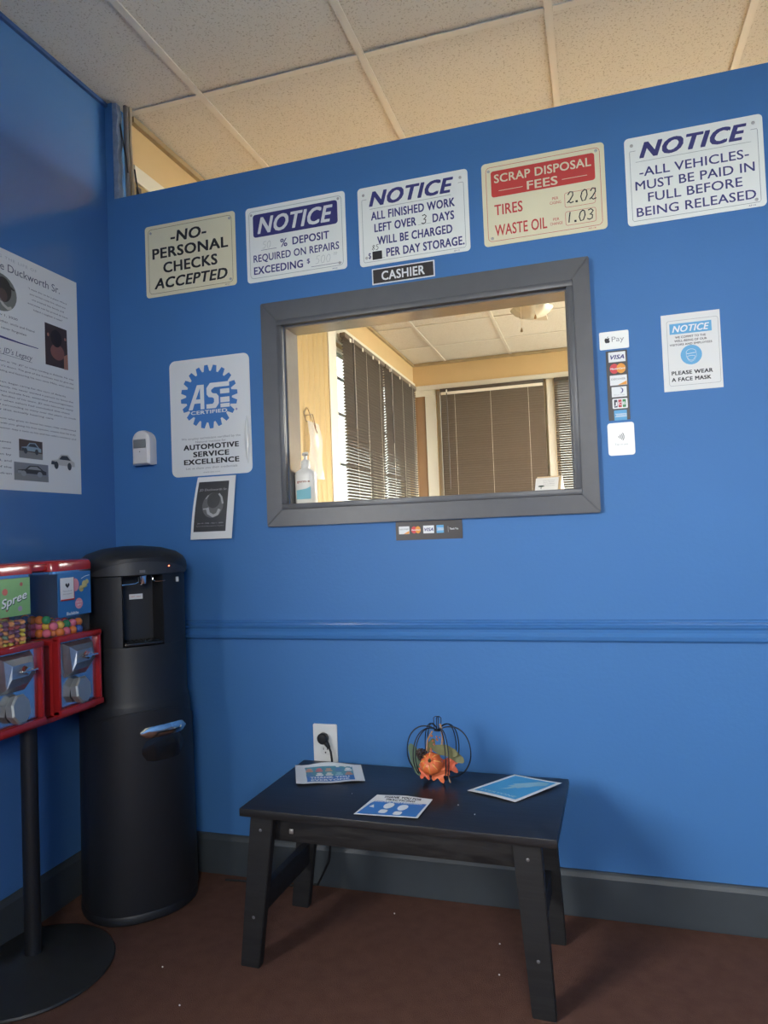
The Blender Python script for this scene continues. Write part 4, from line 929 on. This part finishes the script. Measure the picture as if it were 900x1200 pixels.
for i in range(46):
    q = i/46; a = i*2.4; r = .0125*math.sin(PI*(.12+.86*q))**.6; c_ = Vector((r*math.cos(a), r*math.sin(a), -.016+.034*q)); d = Vector((math.cos(a), math.sin(a), .5)).normalized()
    beam(bm, c_-d*.004, c_+d*.004, .0055, .002, up=(0, 0, 1))
box(bm, -.006, .006, -.006, .006, -.014, .014, bev=.003); finish('pinecone', bm, mat('dark_pinecone', (.045, .028, .025), .6), pk, (-.033, -.055, .077), (.5, -.5, 0))
bm = bmesh.new()
for i in range(16):
    c_ = Vector((random.uniform(-.012, .016), random.uniform(-.008, .008), random.uniform(-.028, .030))); rr = random.uniform(.0026, .004)
    bmesh.ops.create_icosphere(bm, subdivisions=1, radius=rr, matrix=Matrix.Translation(c_))
finish('berry_cluster', bm, mat('russet_berries', (.42, .14, .07), .4, mottle=.4, mscale=90), pk, (-.001, -.04, .098), smooth='all')
bm = bmesh.new(); tube(bm, [(-.026, -.04, .07), (-.024, -.03, .11), (-.012, -.015, .132)], .0022, 6); tube(bm, [(.012, -.02, .08), (.018, -.02, .12), (.010, -.012, .152)], .0030, 6); tube(bm, [(.03, -.04, .03), (.036, -.04, .01), (.04, -.045, .004)], .0018, 6)
finish('twig', bm, mat('twine_brown', (.38, .22, .12), .7), pk, smooth=True)

# ------------------------------------------------------------------ water cooler
wc = empty('water_cooler', (.214, -.200, 0), (0, 0, math.radians(48))); tag(wc, 'tall black rounded water cooler standing in the corner', 'water cooler')
def sup(rx, ry, n=2.6, N=48, y0=0): return [(rx*math.copysign(abs(math.cos(a))**(2/n), math.cos(a)), y0+ry*math.copysign(abs(math.sin(a))**(2/n), math.sin(a))) for a in [2*PI*i/N for i in range(N)]]
def ring(rx, ry, z, n=2.3): return [(x, y, z) for x, y in sup(rx, ry, n)]
bm = bmesh.new(); loft(bm, [ring(.164, .164, 0), ring(.170, .170, .006), ring(.170, .170, .022), ring(.167, .167, .028)]); finish('base', bm, BLKPL, wc, smooth=True)
bm = bmesh.new(); loft(bm, [ring(.168, .168, .028), ring(.168, .168, .05), ring(.166, .166, .35), ring(.163, .163, .60), ring(.160, .160, .625)]); finish('lower_body', bm, BLKPL, wc, smooth=True)
# door skin on the front, slightly proud, arched top
bm = bmesh.new(); ND = 20; Rr = []
def front(a, z, off): 
    r = .168-.005*min(1, z/.6)+off; q = math.cos(a); rx = r*math.copysign(abs(math.sin(a))**(2/2.3), math.sin(a)); ry = -r*abs(math.cos(a))**(2/2.3); return (rx, ry, z)
for off in (.0005, .006):
    g_ = []
    for i in range(ND+1):
        a = -1.15+2.3*i/ND; top = .612-.045*(abs(a)/1.15)**2; g_.append([bm.verts.new(front(a, .04+(top-.04)*j/8, off)) for j in range(9)])
    Rr.append(g_)
for g_ in Rr:
    for i in range(ND):
        for j in range(8): bm.faces.new((g_[i][j], g_[i+1][j], g_[i+1][j+1], g_[i][j+1]))
A_, B_ = Rr
for i in range(ND):
    for j in (0, 8): bm.faces.new((A_[i][j], A_[i+1][j], B_[i+1][j], B_[i][j]))
for j in range(8):
    for i in (0, ND): bm.faces.new((A_[i][j], A_[i][j+1], B_[i][j+1], B_[i][j]))
dr = finish('door', bm, BLKPL, wc, smooth=True)
def curved_patch(a0, a1, z0, z1, off0, off1, n=12, tilt=0, rnd=True):
    bm = bmesh.new(); L = []
    for i in range(n+1):
        a = a0+(a1-a0)*i/n; e = 1.0
        if rnd: e = min(1, math.sqrt(max(.05, 1-(abs(2*i/n-1))**6)))
        zc = (z0+z1)/2+tilt*(i/n-.5); hz = (z1-z0)/2*e
        L.append([front(a, zc-hz, off0), front(a, zc-hz, off1*.8), front(a, zc-hz*.5, off1), front(a, zc+hz*.5, off1), front(a, zc+hz, off1*.8), front(a, zc+hz, off0)])
    loft(bm, L); return bm
h = finish('handle', curved_patch(-.10, .66, .532, .566, .002, .016), CHROME, dr, smooth=True)
finish('handle_pocket', curved_patch(-.08, .64, .46, .530, .001, .0075), BLKGL, dr, smooth=True)
bm = bmesh.new()     # middle band between door and tap recess
loft(bm, [ring(.160, .160, .625), ring(.156, .156, .640), ring(.156, .156, .790), ring(.155, .155, .800)]); finish('middle_body', bm, BLKPL, wc, smooth=True)
# upper body with a tap recess cut from the front
def notch(rx, z, hw=.060, depth=.080):
    pts = sup(rx, rx, 2.3, 64); out = []; done_ = False
    for x, y in pts:
        if y < 0 and abs(x) < hw: 
            if not done_:
                done_ = True; yf = -rx*(1-(hw/rx)**2.3)**(1/2.3)
                out += [(-hw, yf), (-hw+.006, yf+.01)]+[(-hw+.012+(2*hw-.024)*i/8, -rx+depth+.018-.018*0) for i in range(9)]+[(hw-.006, yf+.01), (hw, yf)]
        else: out.append((x, y))
    return [(x, y, z) for x, y in out]
bm = bmesh.new(); loft(bm, [notch(.155, .8005), notch(.155, .82), notch(.156, 1.0), notch(.156, 1.010)]); finish('upper_body', bm, BLKPL, wc, smooth=True)
bm = bmesh.new(); box(bm, -.056, .056, -.150, -.068, .802, .812, bev=.003)
for i in range(8): box(bm, -.047+.0125*i, -.042+.0125*i, -.140, -.075, .812, .814)
finish('drip_tray', bm, BLKGL, wc, smooth=True)
bm = bmesh.new(); loft(bm, [ring(.158, .158, 1.0105), ring(.163, .163, 1.018), ring(.165, .165, 1.045), ring(.163, .165, 1.060), ring(.155, .153, 1.074), ring(.134, .131, 1.086), ring(.09, .09, 1.094), ring(.03, .03, 1.097)])
for v in bm.verts:      # arched crown, lower at both sides
    if v.co.z > 1.03: v.co.z -= .020*(v.co.x/.17)**2-.004
finish('hood', bm, BLKPL, wc, smooth=True)
def hp(a, z, off):
    r = .165+off; return (r*math.copysign(abs(math.sin(a))**(2/2.3), math.sin(a)), -r*abs(math.cos(a))**(2/2.3), z)
bm = bmesh.new(); L = []
for i in range(25):
    a = -.95+1.9*i/24; zt = 1.052-.030*(abs(a)/.95)**2; L.append([hp(a, 1.014, .0), hp(a, 1.014, .004), hp(a, zt, .004), hp(a, zt, -.001)])
loft(bm, L); cp = finish('control_panel', bm, mat('charcoal_panel', (.030, .030, .031), .4), wc, smooth=True)
bm = bmesh.new(); bmesh.ops.create_icosphere(bm, subdivisions=2, radius=.0022, matrix=Matrix.Translation(hp(.42, 1.036, .004))); finish('power_light', bm, mat('red_led', (1, .12, .05), .4, emit=6), cp)
bm = bmesh.new(); box(bm, -.012, .004, -.1715, -.1690, 1.020, 1.028); finish('button', bm, mat('grey_button', (.12, .12, .12), .5), cp)
bm = bmesh.new(); tube(bm, [(.004, -.135, 1.010), (.004, -.135, .992), (.004, -.137, .984)], [.013, .012, .009], 14); finish('tap', bm, CHROME, wc, smooth=True)
bm = bmesh.new(); tube(bm, [(-.010, -.142, 1.006), (-.012, -.146, .992), (-.022, -.150, .988), (-.060, -.150, .986)], .0022, 8); finish('tap_lever', bm, CHROME, wc, smooth=True)
bm = bmesh.new(); tube(bm, [(.028, -.142, 1.010), (.032, -.150, .996), (.040, -.152, .991), (.066, -.146, .992)], .0024, 8); finish('tap_lever', bm, CHROME, wc, smooth=True)
bm = bmesh.new(); box(bm, -.022, .018, -.0592, -.0575, .935, .951); lb = finish('label', bm, PAPER, wc)
k = Ink(.04, .016); k.text('HOT / COLD', .5, .5, .7, .25); o = k.done('lettering', RED, lb); o.location = (-.002, -.0592, .943)
bm = bmesh.new(); box(bm, .104, .112, -.131, -.128, .985, 1.000); finish('badge', bm, PENCIL, wc, rot=(0, 0, 0))

# ------------------------------------------------------------------ twin candy machine
cm = empty('candy_machine', (.165, -.592, 0)); tag(cm, 'red twin-head candy vending machine on a black pole stand', 'vending machine')
REDP = mat('glossy_red_enamel', (.36, .018, .02), .22, coat=.3)
CHRP = mat('scuffed_chrome_plate', (.62, .64, .68), .2, metal=1, mottle=.15, mscale=40)
bm = bmesh.new(); lathe(bm, [(.001, 0), (.203, 0), (.206, .004), (.204, .009), (.15, .018), (.08, .030), (.04, .042), (.026, .050), (.001, .050)], 40); finish('stand_base', bm, mat('black_cast_base', (.022, .023, .022), .45, mottle=.2, mscale=20), cm, (0, 0, 0), smooth=True)
bm = bmesh.new(); tube(bm, [(.008, 0, .045), (.008, 0, .64)], .021, 20); finish('pole', bm, BLKPL, cm, smooth=True)
finish('mount_bar', B(-.08, .06, -.20, .20, .640, .655, bev=.003), REDP, cm, smooth=True)
HW = .084
gl_boxes = []
for yc, which in ((.109, 'gum'), (-.109, 'disc')):
    hd = finish('dispenser', B(-.095, .070, yc-HW, yc+HW, .656, .858, bev=.008), REDP, cm, smooth=True)
    # red rim frame in front
    bm = bmesh.new(); x0, x1 = .070, .088
    fr = [((yc-HW, .658), (yc-HW+.010, .862)), ((yc+HW-.010, .658), (yc+HW, .862))]
    for (ya, za), (yb_, zb) in fr: box(bm, x0-.004, x1, ya, yb_, za, zb, bev=.003)
    box(bm, x0-.004, x1+.004, yc-HW, yc+HW, .850, .868, bev=.006); box(bm, x0-.004, x1+.006, yc-HW, yc+HW, .654, .672, bev=.004)
    finish('rim', bm, REDP, hd, smooth=True)
    finish('face_plate', B(.0705, .075, yc-HW+.011, yc+HW-.011, .673, .849), CHRP, hd)
    # coin mechanism: faceted shroud
    bm = bmesh.new(); z0_, z1_ = .762, .838
    loft(bm, [[(.0752, yc-.058, .846), (.0752, yc+.050, .846), (.0752, yc+.056, .775), (.0752, yc+.030, .752), (.0752, yc-.052, .752)],
              [(.094, yc-.050, .836), (.092, yc+.042, .836), (.098, yc+.044, .792), (.098, yc+.022, .772), (.098, yc-.046, .768)],
              [(.104, yc-.034, .822), (.102, yc+.028, .822), (.106, yc+.030, .806), (.108, yc+.014, .792), (.106, yc-.038, .790)]])
    md = finish('coin_mechanism', bm, BRUSH, hd)
    bm = bmesh.new()
    loft(bm, [[(.106, yc+y*.020, .806+z*.012) for y, z in ((-1, 0), (0, -1), (1, 0), (0, 1))], [(.120, yc+y*.014, .806+z*.008) for y, z in ((-1, 0), (0, -1), (1, 0), (0, 1))]])
    box(bm, .108, .126, yc-.026, yc+.026, .8035, .8085, bev=.002); finish('turn_knob', bm, CHROME, md)
    bm = bmesh.new(); n = 8; M = Matrix.Translation((.094, yc-.004, .712)) @ Matrix.Rotation(-.12, 4, 'Y')
    oc = [(.031*math.cos(2*PI*(i+.5)/n), .038*math.sin(2*PI*(i+.5)/n)) for i in range(n)]
    loft(bm, [[M @ Vector((-.018, y*.9, z*.9)) for y, z in oc], [M @ Vector((.003, y, z)) for y, z in oc], [M @ Vector((.007, y*.86, z*.86)) for y, z in oc]])
    finish('chute_flap', bm, mat('dull_zinc', (.40, .41, .39), .42, metal=.7, bump=.4, scale=90), hd)
    # globe
    pts = rrpts(-.078, yc-.076, .068, yc+.076, .022)
    bm = bmesh.new(); loft(bm, [[(x, y, .8605) for x, y in pts], [(x, y, 1.040) for x, y in pts]], cap0=False, cap1=False); gb = finish('globe', bm, ACRYL, cm, smooth=True)
    bm = bmesh.new(); ptl = rrpts(-.084, yc-.082, .074, yc+.082, .026)
    loft(bm, [[(x, y, 1.0405) for x, y in ptl], [(x*1.0, y, 1.058) for x, y in ptl], [(x*.96, yc+(y-yc)*.97, 1.066) for x, y in ptl], [(x*.86, yc+(y-yc)*.88, 1.070) for x, y in ptl]])
    finish('lid', bm, REDP, cm, smooth=True)
    bm = bmesh.new(); loft(bm, [[(x*1.01, yc+(y-yc)*1.01, 1.033) for x, y in pts], [(x*1.015, yc+(y-yc)*1.015, 1.0400) for x, y in pts]], cap0=False, cap1=False); finish('lid_seal', bm, CHROME, cm, smooth=True)
finish('lid_bridge', B(-.06, .055, -.030, .030, 1.044, 1.062, bev=.004), REDP, cm, smooth=True)
finish('back_spine', B(-.090, -.070, -.024, .024, .657, 1.043, bev=.004), REDP, cm, smooth=True)
finish('lower_bridge', B(-.060, .060, -.0245, .0245, .657, .845, bev=.004), mat('dark_red_enamel', (.18, .012, .014), .35), cm, smooth=True)
def card(yc, z0, z1, y0, y1, m, name='label_card', x=.0692):
    bm = B(x, x+.0006, yc+y0, yc+y1, z0, z1); return finish(name, bm, m, cm)
# rolled label cards on the inside of the globes' front, prints as Ink on a card frame rotated to face +x
def card_ink(parent_loc, W, H, name, m, cardm):
    e = finish(name, plate(rrpts(-W/2, -H/2, W/2, H/2, .001), .0006), cardm, cm, parent_loc, (0, 0, PI/2)); return e
GRN = mat('green_label_print', (.20, .42, .16), .5, mottle=.35, mscale=12)
e = card_ink((.0695, -.112, .985), .128, .094, 'green_label', None, GRN)
k = Ink(.128, .094); k.text('Spree', .60, .57, .66, .22, .05, .35, rot=.26); k.done('label_lettering_shadow', mat('dark_green_print', (.02, .08, .05), .5), e)
k = Ink(.128, .094, 2); k.text('Spree', .59, .55, .66, .22, .02, .35, rot=.26); k.done('label_lettering', INKW, e)
for i, (u, v, rr, c_) in enumerate(((.38, .34, .0085, (.55, .13, .10)), (.78, .17, .005, (.4, .1, .08)), (.42, .82, .004, (.3, .14, .08)), (.74, .82, .007, (.33, .26, .36)), (.10, .12, .006, (.35, .3, .35)))):
    k = Ink(.128, .094, 1); k.disc(u, v, rr, n=16); k.done('candy_print', mat('candy_print_%d' % i, c_, .5), e)
e = card_ink((.0695, .112, .975), .128, .120, 'blue_label', None, mat('blue_label_print', (.03, .17, .42), .5, mottle=.15, mscale=10))
k = Ink(.128, .12); k.disc(.62, .74, .015, .015); k.disc(.52, .30, .014, .018); k.done('pink_circle', mat('pink_print', (.70, .30, .36), .5), e)
k = Ink(.128, .12, 2); k.disc(.80, .30, .010); k.disc(.70, .40, .009); k.disc(.88, .25, .007); k.done('yellow_circle', mat('yellow_print', (.62, .55, .22), .5), e)
k = Ink(.128, .12, 2); k.text('Bubble', .42, .94, .36, .07, .04); k.text('bubble gum', .62, .70, .18, .025, .02); k.text('gum', .62, .765, .10, .035, .02); k.ustroke([(.70, .17), (.82, .12), (.96, .10)], .0018); k.done('label_lettering', INKW, e)
k = Ink(.128, .12, 2); k.poly([(.018, .006), (.050, .016), (.052, .020), (.018, .010)]); k.done('green_swirl', mat('green_print', (.25, .42, .25), .5), e)
e2 = card_ink((.0735, .080, .990), .052, .062, 'white_sticker', None, PAPER)
k = Ink(.052, .062); k.disc(.42, .30, .0035); k.disc(.58, .30, .0035); k.upoly([(.34, .33), (.66, .33), (.5, .46)]); k.done('heart_print', BLACK, e2)
k = Ink(.052, .062); k.text('Thank you for', .5, .58, .7, .06); k.text('your support', .5, .70, .66, .06); k.done('lettering', GREYINK, e2)
k = Ink(.052, .062); k.rrect(.0, .94, 1.0, 1.0, .0003); k.rrect(.96, .0, 1.0, .94, .0003); k.done('red_edge', RED, e2)
# sweets
MX, MY = .165, -.592
random.seed(11)
def ball_mesh(name, r, m, flat=1.0):
    bm = bmesh.new(); bmesh.ops.create_uvsphere(bm, u_segments=12, v_segments=8, radius=r)
    for v in bm.verts: v.co.z *= flat
    me = bpy.data.meshes.new(name); bm.to_mesh(me); bm.free(); me.materials.append(m)
    for p in me.polygons: p.use_smooth = True
    return me
GC = {'orange': (.75, .20, .03), 'white': (.75, .75, .72), 'pink': (.75, .15, .22), 'green': (.02, .25, .10), 'blue': (.03, .09, .36), 'yellow': (.75, .45, .06), 'red': (.5, .03, .03)}
gm = {c: ball_mesh('gumball', .0118, mat(c+'_gumball', v, .2)) for c, v in GC.items()}
R_ = .0122; Yc = MY+.109
order = ['orange', 'pink', 'white', 'blue', 'yellow', 'pink', 'green', 'orange', 'red']
for lay in range(4):
    off = R_ if lay % 2 else 0
    for i in range(6):
        for j in range(6):
            x = MX-.064+off+i*.0236; y = Yc-.062+off+j*.0236; z = .8608+.0122+lay*.0182
            if x > MX+.0545 or y > Yc+.0625: continue
            if (abs(x-MX+.005) > .052 and abs(y-Yc) > .052): continue
            top = .925-.16*(y-Yc+.06)-.05*(x-MX+.06)
            if z+.010 > top: continue
            c = random.choice(order)
            o = bpy.data.objects.new('gumball', gm[c]); COL.objects.link(o); o.location = (x, y, z); tag(o, c+' gumball heaped in the globe with the blue label', 'gumball', 'gumballs in the right globe')
SCOL = {'yellow': (.66, .55, .08), 'orange': (.66, .28, .10), 'purple': (.17, .07, .13), 'green': (.17, .24, .14), 'red': (.36, .07, .07)}
sm_ = {c: ball_mesh('candy_disc', .0088, mat(c+'_sweet', v, .35), .5) for c, v in SCOL.items()}
Yc = MY-.109; cnt = 0
for lay in range(6):
    for i in range(8):
        for j in range(8):
            if not (i >= 6 or j >= 7 or (j == 0 and i > 3)) : continue
            x = MX-.066+i*.0178+random.uniform(-.0006, .0006); y = Yc-.063+j*.0178+random.uniform(-.0006, .0006); z = .8608+.0070+lay*.0102+random.uniform(-.0004, .0004)
            if (abs(x-MX+.005) > .055 and abs(y-Yc) > .055): continue
            c = random.choice(['yellow', 'orange', 'purple', 'purple', 'green', 'red', 'orange'])
            o = bpy.data.objects.new('candy_disc', sm_[c]); COL.objects.link(o); o.location = (x, y, z); o.rotation_euler = (random.uniform(-.5, .5), random.uniform(-.5, .5) if i < 7 else random.uniform(.1, .7), 0)
            tag(o, c+' disc sweet heaped in the globe with the green label', 'sweet', 'disc sweets in the left globe'); cnt += 1
bm = bmesh.new()
for lay in range(6):
    for i in range(6):
        for j in range(1, 7):
            bmesh.ops.create_icosphere(bm, subdivisions=1, radius=.0086, matrix=Matrix.Translation((-.066+i*.0178, -.063+j*.0178, .007+lay*.0102)) @ Matrix.Diagonal((1, 1, .55, 1)))
hp_ = finish('candy_heap', bm, mat('mixed_sweets', (.36, .22, .13), .4, mottle=.7, mscale=60), None, (MX, Yc, .8608), kind='stuff', smooth='all'); tag(hp_, 'mixed sweets filling the middle of the globe with the green label', 'sweets')

# ------------------------------------------------------------------ crumbs on the carpet and bench
CR = mat('pale_crumb', (.7, .68, .62), .8)
bm = bmesh.new(); bmesh.ops.create_icosphere(bm, subdivisions=1, radius=.0026); cme = bpy.data.meshes.new('crumb'); bm.to_mesh(cme); bm.free(); cme.materials.append(CR)
for (x, y, z), lb in (((1.336, -.20, .0026), 'c'), ((1.352, -.33, .0026), 'c'), ((.63, -.62, .0026), 'c'), ((1.02, -.12, .0026), 'c'), ((.50, -.50, .0026), 'c')):
    o = bpy.data.objects.new('crumb', cme); COL.objects.link(o); o.location = (x, y, z); o.scale = (1, .7, .9); tag(o, 'tiny pale crumb lying on the brown carpet', 'crumb', 'crumbs on the carpet')
for x, y in ((1.27, -.35), (1.32, -.40), (.98, -.33)):
    o = bpy.data.objects.new('crumb', cme); COL.objects.link(o); o.location = (x, y, BZ+.0013); o.scale = (.5, .5, .5); tag(o, 'tiny pale speck lying on the black bench top', 'crumb', 'specks on the bench top')

# shrubs outside the left office window
def shrub(loc, r, h, seed):
    random.seed(seed); t = empty('shrub', loc); tag(t, 'pale green shrub outside the left office window', 'shrub', 'shrubs outside the office')
    bm = bmesh.new()
    for i in range(700):
        a = random.uniform(0, 2*PI); q = random.random(); z = h*q; rr = r*math.sin(PI*(.12+.85*q))**.5*random.uniform(.6, 1)
        c_ = Vector((rr*math.cos(a), rr*math.sin(a), z)); u = Vector((random.uniform(-1, 1), random.uniform(-1, 1), random.uniform(-1, 1))).normalized(); v = u.orthogonal().normalized(); s_ = random.uniform(.05, .09)
        vs = [bm.verts.new(c_+u*s_), bm.verts.new(c_+v*s_*.5), bm.verts.new(c_-u*s_), bm.verts.new(c_-v*s_*.5)]; bm.faces.new(vs)
    f = finish('foliage', bm, mat('shrub_green', (.10, .20, .05), .7), t); f['kind'] = 'stuff'
    bm = bmesh.new(); tube(bm, [(0, 0, 0), (.03, 0, h*.6)], [.04, .02], 8); finish('trunk', bm, mat('shrub_bark', (.12, .08, .05), .8), t)
shrub((-3.2, 6.0, -.16), .8, 1.9, 1); shrub((-4.4, 8.2, -.16), 1.0, 2.2, 2); shrub((-2.6, 4.6, -.16), .6, 1.3, 3)
